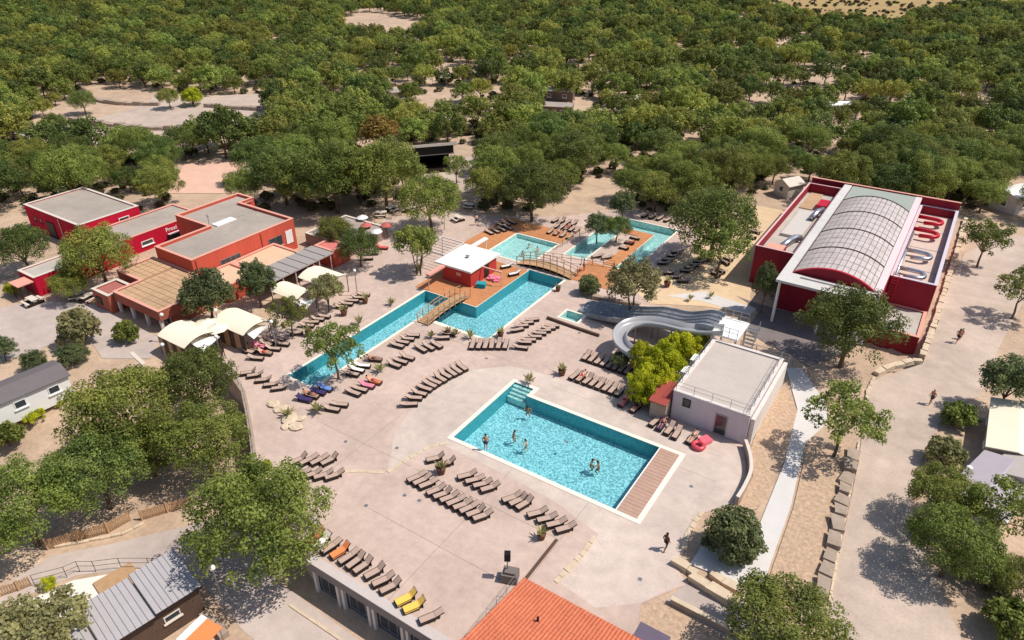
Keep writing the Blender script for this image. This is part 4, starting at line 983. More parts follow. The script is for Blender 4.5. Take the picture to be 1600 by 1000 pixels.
grp = 'olive green oaks of the wood behind the pools'
IND = []
for i,(Y,x,y,r) in enumerate(spots[:NIND]):
    ot = plant_at('oak' if i < 130 else 'wood', x, y, ground_z(x,y), r*(1.12 if Y < 170 else 1.0), 'olive green oak standing in the dense wood behind the pools', 'tree', O, grp, rnd.uniform(.85,1.15))
    IND.append(ot)
marks = [((662,262),'open black stage'),((868,170),'lower brown mobile home'),((872,146),'upper brown mobile home'),((614,148),'grey roofed mobile home'),((1312,168),'white mobile home in the wood'),((1078,240),'dark red mobile home'),((563,118),'terracotta walled cabin'),((1232,295),'beige garden shed behind the hall'),((1590,312),'white cabin at the right edge'),
    ((60,300),'left rear corner of the largest crimson block'),((180,285),'right rear corner of the largest crimson block'),((300,300),'near side of the pink gravel square'),((395,262),'right side of the pink gravel square'),((1400,305),'middle of the pool hall rear wall'),((1525,166),'parked white van'),((250,205),'near edge of the parking clearing'),((90,180),'left end of the parking clearing'),((435,175),'right end of the parking clearing'),((940,290),'shaded path above the island'),((1160,300),'start of the sand yard')]
for (u,v),nm in marks:
    p = W(u,v,0); c_ = min((o for o in IND if 'dense wood' in o['label']), key=lambda o: (o.location.x-p.x)**2+(o.location.y-p.y)**2); c_['label'] = 'olive green oak growing closest to the '+nm
def scatter(name, pts, key, kind_label, cat):
    """the far mass of the wood: instances on points"""
    for vi in range(1):
        pass
    me = bpy.data.meshes.new(name); me.from_pydata([(p[0],p[1],p[2]) for p in pts],[],[])
    for an, k in (('size',3),('turn',4),('pick',5)):
        a = me.attributes.new(an,'FLOAT','POINT'); a.data.foreach_set('value',[float(p[k]) for p in pts])
    o = bpy.data.objects.new(name, me); col.objects.link(o); o['kind'] = 'stuff'; tag(o, kind_label)
    ng = bpy.data.node_groups.new(name,'GeometryNodeTree'); ng.interface.new_socket('Geometry',in_out='INPUT',socket_type='NodeSocketGeometry'); ng.interface.new_socket('Geometry',in_out='OUTPUT',socket_type='NodeSocketGeometry')
    N = ng.nodes; K = ng.links; gi = N.new('NodeGroupInput'); go = N.new('NodeGroupOutput'); jn = N.new('GeometryNodeJoinGeometry')
    mp = N.new('GeometryNodeMeshToPoints'); K.new(gi.outputs[0], mp.inputs[0])
    def attr(nm):
        a = N.new('GeometryNodeInputNamedAttribute'); a.data_type = 'FLOAT'; a.inputs[0].default_value = nm; return a.outputs[0]
    sz, tn, pk_ = attr('size'), attr('turn'), attr('pick')
    cx = N.new('ShaderNodeCombineXYZ'); K.new(tn, cx.inputs[2])
    nv = len(KIND[key])
    for i in range(nv):
        src = SRC[key][i]
        cp = N.new('FunctionNodeCompare'); cp.data_type = 'FLOAT'; cp.operation = 'EQUAL'; K.new(pk_, cp.inputs[0]); cp.inputs[1].default_value = i; cp.inputs['Epsilon'].default_value = .1
        for ob, dz in ((src[0], KIND[key][i][2]), (src[1], 0)):
            oi = N.new('GeometryNodeObjectInfo'); oi.inputs[0].default_value = ob; oi.transform_space = 'ORIGINAL'
            tr_ = N.new('GeometryNodeTransform'); tr_.inputs['Translation'].default_value = (0,0,dz); K.new(oi.outputs['Geometry'], tr_.inputs[0])
            ip = N.new('GeometryNodeInstanceOnPoints'); K.new(mp.outputs[0], ip.inputs['Points']); K.new(cp.outputs[0], ip.inputs['Selection']); K.new(tr_.outputs[0], ip.inputs['Instance']); K.new(cx.outputs[0], ip.inputs['Rotation']); K.new(sz, ip.inputs['Scale']); K.new(ip.outputs[0], jn.inputs[0])
    K.new(jn.outputs[0], go.inputs[0]); md = o.modifiers.new('scatter','NODES'); md.node_group = ng; return o
SRC = {}
for key in ('wood','scrub'):
    L = []
    for i,(cm,tm,ctr) in enumerate(KIND[key]):
        c_ = next((o for o in bpy.data.objects if o.type == 'MESH' and o.data == cm), None)
        if c_ is None:
            p = W(1330+30*i,30,1.2); t_ = plant_at(key,p.x,p.y,1.1,1.6,'dry scrub bush on the far bare hillside','shrub','scrub_bush','scrub bushes on the hillside',var=i-0 if False else i)
            c_ = t_.children[0]
        t_ = next(o for o in c_.parent.children if o.name.startswith('trunk')); L.append((c_, t_))
    SRC[key] = L
far = [(x,y,ground_z(x,y),r,rnd.uniform(0,6.28),rnd.randrange(6)) for (Y,x,y,r) in spots[NIND:]]
scatter('far_wood', far, 'wood', 'far off mass of olive green oak wood filling the top', None)
sp = []
while len(sp) < 800:
    u, v = g.uniform(1180,1640), g.uniform(-40,50)
    if pip((u,v), clear[5]): p = W(u,v,1.1); sp.append((p.x,p.y,1.1,g.uniform(.35,1.2),g.uniform(0,6),rnd.randrange(2)))
k = 0
us = []
while len(us) < 1500 and k < 20000:     # low undergrowth inside the wood and on its edge
    k += 1
    u, v = g.uniform(-50,1650), g.uniform(40,330)
    if v > bord_v(u)+4 or any(pip((u,v),c) for c in clear): continue
    p = W(u,v,0); us.append((p.x,p.y,ground_z(p.x,p.y),g.uniform(.5,1.3),g.uniform(0,6),rnd.randrange(2)))
scatter('scrub_cover', sp+us, 'scrub', 'low dry scrub dotting the hillside and wood floor', None)
# ------------------------------------------------------------------ water slides
def sweep(pts, prof, closed_ends=True):
    pts = [Vector(p) for p in pts]; q = MB(); n = len(pts); m = len(prof)
    def fr(i):
        d = pts[min(i+1,n-1)]-pts[max(i-1,0)]; d.z = 0; d.normalize(); return Vector((d.y,-d.x,0))
    for i in range(n):
        s = fr(i)
        for a, b in prof: q.v.append(tuple(pts[i]+s*a+Vector((0,0,b))))
    for i in range(n-1):
        for j in range(m): q.f.append((i*m+j, i*m+(j+1)%m, (i+1)*m+(j+1)%m, (i+1)*m+j))
    return q
def smooth_path(P, k=5):
    o = []; P = [Vector(p) for p in P]
    for i in range(len(P)-1):
        a, b, c, d = P[max(i-1,0)], P[i], P[i+1], P[min(i+2,len(P)-1)]
        for j in range(k):
            t = j/k; o.append(.5*((2*b)+(c-a)*t+(2*a-5*b+4*c-d)*t*t+(3*b-a-3*c+d)*t**3))
    return o+[P[-1]]
lp = smooth_path([W(*p) for p in ((1130,519,3.5),(1105,519,3.2),(1070,517,3.0),(1035,509,2.75),(1005,506,2.5),(980,512,2.3),(968,526,2.1),(972,542,1.9),(988,554,1.75),(1008,560,1.6),(1028,562,1.45),(1050,558,1.3))])
t = thing('loop_slide','grey curved water slide looping round the bamboo from the tower','slide',(*lp[20][:2],0))
prof = [(-.75,.55),(-.66,.56),(-.58,.12),(-.3,0),(.3,0),(.58,.12),(.66,.56),(.75,.55),(.66,0),(.35,-.12),(-.35,-.12),(-.66,0)]
sweep(lp, prof).build('flume', m_slidel, t, smooth=True)
for i in range(4, len(lp)-2, 6): MB().tube([(lp[i].x,lp[i].y,-.1),(lp[i].x,lp[i].y,lp[i].z-.1)],.09,.09,8).build('support', m_metal, t)
mp = smooth_path([(-16.1,63.1,3.45),(-17.4,63.15,3.4),(-18.6,63.2,2.9),(-20,63.3,2.35),(-21.5,63.4,2.15),(-23,63.4,1.95),(-24.5,63.5,1.45),(-26,63.6,1.0),(-28,63.6,.55),(-30.6,63.6,.3)])
t = thing('lane_slide','straight multi lane grey water slide running down to the splash pool','slide',(-23,63.4,0))
pr = []
NLN = 4; wL = .78
up = [(-1.75,.45),(-1.62,.46)]
for k in range(NLN):
    x0 = -1.58+wL*k; up += [(x0+.04,.16),(x0+.2,.02),(x0+wL-.2,.02),(x0+wL-.04,.16)]
    if k < NLN-1: up += [(x0+wL,.3)]
up += [(1.62,.46),(1.75,.45),(1.7,-.1),(-1.7,-.1)]
sweep(mp, up).build('flume', m_slide, t, smooth=False)
for i in range(3, len(mp)-6, 7):
    for s in (-1.3,1.3): MB().tube([(mp[i].x,mp[i].y+s,-.1),(mp[i].x,mp[i].y+s,mp[i].z-.1)],.08,.08,8).build('support', m_metal, t)
MB().box(-32.0,-30.65,62.75,65.6,.01,.3).build('run_out', m_slide, t)
# ------------------------------------------------------------------ bridges
def bridge(label, x0, x1, y0, y1, z, along, rise=.35):
    t = thing('footbridge', label, 'bridge', ((x0+x1)/2,(y0+y1)/2,0)); L = (x1-x0) if along == 'x' else (y1-y0); n = int(L/.28); pl = None
    f = lambda s: z+rise*4*s*(1-s)
    for k in range(n):
        s = (k+.5)/n; a = (x0+L*s) if along == 'x' else (y0+L*s)
        loc = (a-(x0+x1)/2, 0, f(s)) if along == 'x' else (0, a-(y0+y1)/2, f(s))
        if pl is None:
            h = L/n/2-.012; w_ = ((y1-y0) if along == 'x' else (x1-x0))/2
            pl = (MB().box(-h,h,-w_,w_,-.06,0) if along == 'x' else MB().box(-w_,w_,-h,h,-.06,0)); me = pl.mesh('plank', m_wood2); o = bpy.data.objects.new('plank', me); col.objects.link(o); o.parent = t; pl = o; pl.location = loc
        else: inst(pl, loc, t)
    for s_ in (0,1):
        P_ = []
        for k in range(9):
            s = k/8; P_.append(Vector((x0+L*s, y0 if s_ == 0 else y1, f(s)) if along == 'x' else (x0 if s_ == 0 else x1, y0+L*s, f(s))))
        q = MB()
        for hh in (1.0,.55): q.tube([p+Vector((0,0,hh)) for p in P_],.04,n=5)
        q.build('rail', m_wood2, t)
        for k in range(9): MB().tube([P_[k]-Vector((0,0,.3)),P_[k]+Vector((0,0,1.1))],.055,n=5).build('post', m_wood2, t)
        q = MB()
        for k in range(8): q.add([P_[k]+Vector((0,0,-.04)),P_[k+1]+Vector((0,0,-.04)),P_[k+1]+Vector((0,0,-.3)),P_[k]+Vector((0,0,-.3))],[(0,1,2,3),(3,2,1,0)])
        q.build('beam', m_brownwood, t)
    return t
bridge('small wooden footbridge with railings between lap pool and cabin deck', -45.9,-44.4,50.9,58.8,.12,'y')
bridge('long wooden footbridge with railings crossing below the shallow pool', -44.6,-36.6,69.3,71.0,.14,'x',.5)
def rails(label, pts, mat=m_wood2, **k): return railing('railing', label, pts, .95, 1.3, .035, mat, parent=None, **k)
rails('wooden railing along the deck edge beyond the long bridge', [(-43.6,72.2,.1),(-39.0,73.6,.1),(-33.6,75.3,.1)])
rails('wooden railing slanting up beside the left arm of the channel', [(-42.6,76.2,.1),(-42.2,80.0,.1),(-41.6,84.5,.1)])
# ------------------------------------------------------------------ sun loungers
def lounger_mesh(mat_sling, ang=42):
    t = thing('sun_lounger','tan sun lounger with raised back on the paving','sun lounger',(0,0,0))
    q = MB()
    for s in (-.29,.29): q.box(0,1.28,s-.03,s+.03,.12,.40)
    q.box(0,.05,-.26,.26,.03,.40); q.box(1.2,1.26,-.26,.26,.3,.39)  # dark foot board stands in for the shade under the seat
    for s in (-.29,.29):
        a = math.radians(ang); c, d = 1.26, .40
        q.add([(c,s-.025,d-.06),(c,s+.025,d-.06),(c+.72*math.cos(a),s+.025,d-.06+.72*math.sin(a)),(c+.72*math.cos(a),s-.025,d-.06+.72*math.sin(a)),(c-.03,s-.025,d),(c-.03,s+.025,d),(c-.03+.72*math.cos(a),s+.025,d+.72*math.sin(a)),(c-.03+.72*math.cos(a),s-.025,d+.72*math.sin(a))],[(0,3,2,1),(4,5,6,7),(0,1,5,4),(2,3,7,6),(1,2,6,5),(3,0,4,7)])
    q.build('frame', m_dark, t)
    MB().box(.055,1.24,-.258,.258,.375,.41).build('seat', mat_sling, t)
    a = math.radians(ang); q = MB(); ca, sa = math.cos(a), math.sin(a); P_ = []
    for h in (.0,.035):
        for l_, s in ((0,-.262),(.72,-.262),(.72,.262),(0,.262)): P_.append((1.27+l_*ca-h*sa, s, .38+l_*sa+h*ca))
    q.add(P_,[(3,2,1,0),(4,5,6,7),(0,1,5,4),(1,2,6,5),(2,3,7,6),(3,0,4,7)]); q.build('backrest', mat_sling, t)
    for x in (.12,1.15):
        for s in (-.29,.29): MB().box(x-.03,x+.03,s-.028,s+.028,0,.118).build('leg', m_dark, t)
    q = MB(); q.box(1.5,1.55,-.27,.27,.02,.33+.2*math.tan(a)); q.build('prop', m_dark, t)
    return t
m_slingw = M('white_sling', srgb(236,230,220), .8, .04, 6, local=True)
PROT = [lounger_mesh(m_sling, a_) for a_ in (14,26,40)]; PROTOW = lounger_mesh(m_slingw, 26)
used = {}; LOUN = []
m_tow = {k: M(k+'_towel', srgb(*c), .95, .08, 6, local=True) for k,c in {'red':(216,92,92),'white':(238,232,224),'orange':(238,140,84),'yellow':(242,196,92),'pink':(226,130,150),'navy':(60,50,96),'teal':(40,150,160),'blue':(110,140,200)}.items()}
towel_me = {}
def towel(loc, rz, colr, where):
    if colr not in towel_me:
        q = MB(); a = math.radians(42); pts = [(.05,.416),(.6,.42),(1.2,.42),(1.27+.05,.47),(1.27+.55*math.cos(a),.43+.6*math.sin(a))]
        for i in range(len(pts)-1):
            (x0,z0),(x1,z1) = pts[i],pts[i+1]; q.add([(x0,-.3,z0),(x1,-.3,z1),(x1,.3,z1),(x0,.3,z0)],[(0,1,2,3)])
        for s in (-.3,.3):
            q.add([(.05,s*1.04,.416),(1.2,s*1.04,.42),(1.2,s*1.1,.26),(.05,s*1.1,.24)],[(0,1,2,3)])
        towel_me[colr] = q.mesh('towel', m_tow[colr])
    o = bpy.data.objects.new('towel', towel_me[colr]); col.objects.link(o); o.location = loc; o.rotation_euler = (0,0,rz); o.scale = (.86,)*3; tag(o, f'{colr} towel on lounger {where}', 'towel'); return o
def row(where, feet, heads, n=None, towels=None, white=(), grp=None, z=0.0, one='sun lounger'):
    """feet / heads: pixel ends of the row's first and last lounger (n of them), or full lists"""
    if n:
        if n == 1: fs, hs = [feet[0]], [heads[0]]
        else:
            fs = [tuple(feet[0][k]+(feet[1][k]-feet[0][k])*i/(n-1) for k in (0,1)) for i in range(n)]
            hs = [tuple(heads[0][k]+(heads[1][k]-heads[0][k])*i/(n-1) for k in (0,1)) for i in range(n)]
    else: fs, hs = feet, heads; n = len(fs)
    out = []
    for i in range(n):
        f = W(*fs[i], .1); h = W(*hs[i], .6); a = math.atan2(h.y-f.y, h.x-f.x)+rnd.uniform(-.06,.06)
        wh = i in white; key = 9 if wh else rnd.choice((0,0,1,1,2)) if not (towels and i in towels) else 2; P_ = PROTOW if wh else PROT[key]
        cn = 'white' if wh else 'tan'
        lab = f'{cn} lounger, {ORD[i]} from left {where}' if n > 1 else f'{cn} sun lounger alone {where}'
        loc = (f.x, f.y, z)
        if not used.get(key):
            used[key] = True; t = P_; t.location = loc; t.rotation_euler = (0,0,a); t.scale = (.86,)*3; tag(t, lab, None, 'sun loungers round the pools')
        else: t = dup(P_, loc, a, .86, lab, 'sun loungers round the pools')
        out.append((f, a)); LOUN.append((f.x,f.y))
        if towels and i in towels: towel(loc, a, towels[i], f'{ORD[i]} from left {where}')
    return out
def sortx(F_, H_):
    o = sorted(range(len(F_)), key=lambda i: F_[i][0]+H_[i][0]); return [F_[i] for i in o],[H_[i] for i in o]
row('upper left below the main pool', [(666,722),(684,730)],[(683,711),(699,719)],2)
row('in the short row below the main pool', [(715,749),(751,769)],[(733,738),(769,756)],4)
row('at the left start of the long double row', [(637,754),(655,764)],[(658,737),(679,748)],3)
row('in the long row on the terrace joint', [(667,774),(739,814)],[(690,758),(763,797)],8)
row('right of the long terrace row', [(785,785),(807,797)],[(798,773),(818,783)],3)
row('by the right end of the roof terrace', [(824,808),(868,832)],[(843,796),(886,820)],4)
row('in the upper row at the terrace left side', [(453,727),(502,728)],[(466,714),(515,714)],4)
row('in the lower row at the terrace left side', [(455,748),(508,750)],[(469,736),(523,738)],4)
ft = [(478,850),(490,858),(503,866),(517,873),(530,882),(542,890),(553,897),(570,905),(582,917),(594,928)]
hd = [(497,830),(508,837),(522,845),(536,853),(549,862),(560,869),(571,876),(592,885),(604,898),(618,909)]
row('on the terrace edge, upper run', ft, hd, None, {0:'red',1:'white',3:'orange'})
row('on the terrace edge, lower run', [(618,946),(630,957),(655,974)], [(645,925),(656,938),(683,955)], None, {0:'yellow',1:'yellow'})
F_ = [(648,634),(655,626),(662,619),(673,611),(681,605),(690,599),(698,592),(707,585),(716,580),(725,575),(731,581)][:10]
T_ = [(14,69),(24,59),(34,51),(44.5,43),(52,37.5),(60,32.5),(68,27),(76.5,22.5),(85.5,18),(95,15),(104,10.5)]; B_ = [(38,74),(45,65.5),(52,60),(60,53),(67,48),(74.5,43),(82,39),(90,33.5),(98,30),(106,26),(114,21.5)]
row('in the curved row facing the main pool', [(610+a+5,560+b-1) for a,b in B_],[(610+a+7,560+b-2) for a,b in T_])
row('in the upper row below the bamboo', [(911,564),(976,586)],[(923,546),(988,568)],8)
row('in the lower row below the bamboo', [(891,594),(962,620)],[(905,576),(973,603)],8)
row('with sunbathers under the bamboo', [(968,636),(986,645)],[(978,620),(1000,628)],2,{0:'pink'})
row('lined up before the white wall', [(1016,667),(1052,687)],[(1025,652),(1062,665)],4,{1:'navy'})
row('near the white wall door', [(1074,694)],[(1086,676)],1)
row('in the row at the mid pool corner', [(736,547),(788,547)],[(740,529),(791,529)],6)
row('in the diagonal row right of the mid pool', [(825,546),(831,537),(838,533),(847,528),(854,523),(861,518),(868,514),(874,511)],[(809,538),(817,530),(824,527),(832,522),(839,516),(846,512),(853,509),(859,505)])
row('crowded by the mid pool edge', [(818,515),(826,510),(834,505),(842,500)],[(808,511),(816,505),(823,500),(831,495)])
row('in the small row by the lap pool top', [(631,544),(656,526)],[(619,535),(643,520)],4)
row('in the group below the small footbridge', [(666,551),(690,545)],[(657,540),(680,533)],3)
row('at the foot of the small footbridge', [(703,529),(711,524)],[(692,523),(701,517)],2)
row('in the middle group beside the lap pool', [(626,575),(647,563)],[(611,564),(631,553)],3)
row('with white covers beside the lap pool', [(561,588),(569,582),(579,574),(597,564)],[(549,579),(558,573),(568,567),(585,557)],None,None,(1,2))
row('with towels beside the thin leaning tree', [(563,619),(596,600)],[(549,608),(582,591)],4,{2:'pink',3:'orange'})
row('lowest beside the leaning tree', [(531,643),(544,635)],[(514,633),(522,627)],2)
row('at the left end of the paving', [(376,586),(386,590),(399,597),(412,604),(424,610)],[(393,577),(405,580),(419,588),(431,595),(444,601)])
row('nearest the wide top canopy', [(543,482),(578,462)],[(531,475),(566,456)],5)
row('beside the pale bushy tree', [(474,521),(491,511),(499,505),(507,501),(516,497)],[(463,516),(479,504),(487,499),(495,494),(503,490)])
row('in the shaded upper line below the airy tree', [(397,553),(445,533)],[(388,545),(436,525)],6,{2:'pink'})
row('in the shaded lower line below the airy tree', [(412,562),(452,540)],[(404,555),(443,533)],4)
row('in the shade at the lap pool end', [(487,628),(519,611)],[(475,619),(507,602)],4,{0:'navy',2:'navy',3:'blue'})
row('in the front row right of the shallow pool', [(856,366),(886,374)],[(869,352),(899,360)],4)
row('in the middle row right of the shallow pool', [(866,357),(897,364)],[(877,345),(908,352)],5)
row('in the rear row right of the shallow pool', [(863,348),(892,353)],[(873,338),(902,343)],4)
row('on the deck left of the shallow pool', [(770,367),(800,360)],[(761,358),(791,351)],4)
row('behind those on the left deck', [(788,355),(806,351)],[(780,347),(798,343)],3)
row('behind the channel pool', [(1003,340),(1050,349)],[(1010,332),(1058,341)],5)
row('on the island under the trees', [(925,403),(940,405)],[(936,396),(951,398)],2)
row('on the island plank edge', [(968,387),(985,371)],[(977,384),(994,368)],3)
row('under the big green tree', [(1062,424),(1090,405)],[(1080,419),(1104,400)],5)
row('at the shaded channel side', [(1027,412),(1049,395)],[(1038,407),(1060,390)],4)
row('in the lower sand yard near the side path', [(1036,428),(1058,440)],[(1048,422),(1072,435)],3)
row('upper pair beside the hall wall', [(1168,369),(1173,361)],[(1186,370),(1191,361)],2)
row('middle pair beside the hall wall', [(1145,389),(1150,383)],[(1163,391),(1168,384)],2)
row('third pair beside the hall wall', [(1127,408),(1131,403)],[(1143,410),(1148,404)],2)
row('lowest pair in the sand yard', [(1112,426),(1120,421)],[(1130,428),(1136,424)],2)
row('upper pair by the paving strip', [(1160,345),(1163,341)],[(1172,346),(1175,342)],2)
# ------------------------------------------------------------------ people
def person(label, p, rz, pose, skin, wear, hair=m_hair, h=1.72, z=0.0, longhair=False):
    t = thing('person', label, 'person', (p[0],p[1],z), None, rz); k = h/1.72
    if pose in ('walk','stand'):
        s = .22 if pose == 'walk' else .05
        J = {'pel':(0,0,.95),'wai':(0,0,1.1),'che':(0,.0,1.32),'nec':(.0,0,1.48),'hd0':(.01,0,1.56),'hd1':(.02,0,1.68),
            'hl':(0,.09,.92),'kl':(s+.04,.1,.5),'al':(s*.9,.1,.08),'tl':(s*.9+.16,.11,.03),'hr':(0,-.09,.92),'kr':(-s*.3+.05,-.1,.5),'ar':(-s*1.3,-.1,.1),'tr':(-s*1.3+.15,-.11,.03),
            'sl':(0,.19,1.42),'el':(-.06,.25,1.14),'wl':(.06,.24,.9),'fl':(.1,.23,.8),'sr':(0,-.19,1.42),'er':(-.02,-.25,1.14),'wr':(.14,-.24,.93),'fr':(.19,-.23,.83)}
    elif pose == 'lie':
        J = {'pel':(1.0,0,.46),'wai':(1.15,0,.46),'che':(1.36,0,.58),'nec':(1.5,0,.70),'hd0':(1.56,0,.76),'hd1':(1.66,0,.86),
            'hl':(.96,.09,.46),'kl':(.55,.12,.52),'al':(.12,.12,.43),'tl':(.05,.13,.52),'hr':(.96,-.09,.46),'kr':(.58,-.13,.60),'ar':(.16,-.12,.43),'tr':(.08,-.13,.52),
            'sl':(1.42,.19,.63),'el':(1.2,.3,.46),'wl':(1.0,.27,.45),'fl':(.9,.25,.45),'sr':(1.42,-.19,.63),'er':(1.2,-.3,.46),'wr':(1.02,-.24,.5),'fr':(.94,-.18,.5)}
    else:   # swim: leaning forward in the water, only head and shoulders out
        J = {'pel':(-.1,0,-.58),'wai':(-.06,0,-.44),'che':(.0,0,-.22),'nec':(.04,0,-.05),'hd0':(.06,0,.03),'hd1':(.08,0,.15),
            'hl':(-.08,.09,-.62),'kl':(.22,.16,-.78),'al':(-.05,.14,-1.05),'tl':(.02,.14,-1.12),'hr':(-.08,-.09,-.62),'kr':(.2,-.18,-.8),'ar':(-.12,-.16,-1.0),'tr':(-.1,-.16,-1.1),
            'sl':(.0,.19,-.08),'el':(.25,.36,-.1),'wl':(.46,.3,-.06),'fl':(.56,.26,-.06),'sr':(.0,-.19,-.08),'er':(.18,-.42,-.12),'wr':(.4,-.47,-.08),'fr':(.5,-.46,-.08)}
    names = list(J); E_ = [('pel','wai'),('wai','che'),('che','nec'),('nec','hd0'),('hd0','hd1'),('pel','hl'),('hl','kl'),('kl','al'),('al','tl'),('pel','hr'),('hr','kr'),('kr','ar'),('ar','tr'),('che','sl'),('sl','el'),('el','wl'),('wl','fl'),('che','sr'),('sr','er'),('er','wr'),('wr','fr')]
    RD = {'pel':.14,'wai':.125,'che':.14,'nec':.06,'hd0':.085,'hd1':.09,'h':.09,'k':.06,'a':.04,'t':.035,'s':.065,'e':.045,'w':.032,'f':.035}
    me = bpy.data.meshes.new('body'); me.from_pydata([tuple(c*k for c in J[n]) for n in names],[(names.index(a),names.index(b)) for a,b in E_],[])
    o = bpy.data.objects.new('body', me); col.objects.link(o); o.parent = t; me.materials.append(skin)
    md = o.modifiers.new('skin','SKIN'); md.use_smooth_shade = True
    for i,n in enumerate(names):
        r = RD.get(n, RD.get(n[0], .05))*k; sv = me.skin_vertices[0].data[i]; sv.radius = (r,r); sv.use_root = n == 'pel'
    ss = o.modifiers.new('sub','SUBSURF'); ss.levels = 1; ss.render_levels = 1
    h1 = Vector(J['hd1'])*k; h0 = Vector(J['hd0'])*k; up = (h1-h0).normalized(); bk = Vector((-1,0,0)) if pose != 'lie' else Vector((0,0,-.2))
    q = MB(); c = h1+up*.02+bk*.02; q.sphere(c,.108*k,10,6,(1,1,.95)); 
    if longhair: q.tube([c, c-up*.18+bk*.09, c-up*.34+bk*.1],.08*k,.03*k)
    q.build('hair', hair, t, smooth=True)
    if wear and pose != 'swim':
        q = MB(); a, b = Vector(J['pel'])*k, Vector(J['wai'])*k; d = (b-a).normalized()
        q.tube([a-d*.06, a+d*.02, a+d*.12],.175*k,.15*k,10)
        for s_ in 'lr':
            u_, v_ = Vector(J['h'+s_])*k, Vector(J['k'+s_])*k; q.tube([u_, u_.lerp(v_,.45)],.115*k,.10*k,8)
        q.build('shorts', wear, t, smooth=True)
    return t
m_navy = M('navy_cloth', srgb(44,48,70), .9, .08, 5, local=True); m_greyc = M('grey_cloth', srgb(90,84,82), .9, .08, 5, local=True); m_redc = M('red_cloth', srgb(190,50,60), .9, .08, 5, local=True)
m_fair = M('fair_hair', srgb(216,196,160), .7, .1, 5, local=True)
def gp(u,v,z=0.0): p = W(u,v,z); return (p.x,p.y)
person('dark skinned walker in brown shorts on the pale concrete below the pool', gp(1039,860), R(70), 'walk', M('brown_skin', srgb(96,62,48), .6, .06, 3, local=True), m_dark)
person('person walking up the dusty road beside the pool hall in dark clothes', gp(1494,536), R(60), 'walk', m_skin, m_navy, longhair=True)
person('child walking behind the adult on the dusty road', gp(1500,530), R(60), 'walk', m_skin, m_greyc, h=1.3)
person('fair haired person in grey walking down the wide road', gp(1453,632), R(230), 'walk', m_skin, m_greyc, m_fair)
person('person standing at the near edge of the main pool', gp(759,704), R(120), 'stand', m_skin, m_navy, z=.03)
for u,v,a,lab in ((803,676,40,'swimmer nearest the left side of the main pool'),(822,690,200,'swimmer just right of the leftmost swimmer in main pool'),(825,637,300,'swimmer by the entry steps of the main pool'),(925,720,10,'left swimmer of the splashing pair in the main pool'),(935,724,190,'right swimmer of the splashing pair in the main pool'),
    (826,383,20,'swimmer near the centre of the pale shallow pool'),(816,395,90,'swimmer in the left half of the shallow pool'),(840,388,140,'swimmer at right in the shallow pool')):
    person(lab, gp(u,v,-.12), R(a), 'swim', m_skin if u % 2 else m_skin2, None, z=-.12 if u != 826 else -.12)
def lying(label, u, v, hu, hv, skin, wear, **k):
    f = W(u,v,.1); h = W(hu,hv,.6); person(label, (f.x,f.y), math.atan2(h.y-f.y,h.x-f.x), 'lie', skin, wear, **{'h':1.55, **k})
lying('sunbather in red lying on the pink towel under the bamboo',968,636,978,620,m_skin2,m_redc)
lying('sunbather lying on the right lounger under the bamboo',986,645,1000,628,m_skin,m_navy)
lying('sunbather on the second lounger before the white wall',1028,673.7,1037.3,656.3,m_skin,m_navy)
lying('pale sunbather lying beside the red inflatable',1074,694,1086,676,m_skin2,m_greyc)
lying('sunbather on the orange towel beside the leaning tree',596,600,582,591,m_skin2,m_redc)
lying('sunbather lying in the shade at the lap pool end',497,622,485,613,m_skin,m_navy)
lying('sunbather on the second lounger of the lower bamboo row',901,597.7,914.7,580,m_skin2,m_redc)
lying('sunbather on the third lounger of the upper shaded line',407.2,549,398.4,541,m_skin,m_navy)
lying('sunbather on a shaded lounger below the airy tree',425.3,554.7,417,547.7,m_skin2,m_redc)
lying('sunbather by the white covered loungers beside the lap pool',597,564,585,557,m_skin,m_greyc)
lying('sunbather on the island plank edge',976.5,379,985.5,376,m_skin,m_redc)
lying('sunbather in the front row right of the shallow pool',866,368.7,879,354.7,m_skin2,m_navy)
lying('sunbather in the middle row right of the shallow pool',881.5,360.5,892.5,348.5,m_skin,m_redc)
person('person in dark clothes standing on the deck by the long bridge', gp(912,424), R(20), 'stand', m_skin, m_navy)
person('person walking over the deck beside the standing one', gp(906,432), R(200), 'walk', m_skin2, m_redc)
person('walker in the yard above the pale pergola', gp(745,352), R(160), 'walk', m_skin2, m_navy)
# red inflatable ring and mattress
p = W(1091,697,.15)
t = thing('inflatable_ring','pinkish red inflatable ring with headrest by the white wall','inflatable',(p.x,p.y,0))
q = MB(); q.tube([(p.x+.45*math.cos(2*math.pi*k/20),p.y+.45*math.sin(2*math.pi*k/20),.22) for k in range(21)],.2,.2,10,False); q.build('ring', M('red_vinyl', srgb(206,70,84), .35, .04, 3, spec=.5), t, smooth=True)
q = MB(); q.obox((p.x+.25,p.y+.95),.8,1.0,.1,.42,R(-30)); q.build('mattress', M('pink_vinyl', srgb(240,110,124), .35, .04, 3, spec=.5), t)
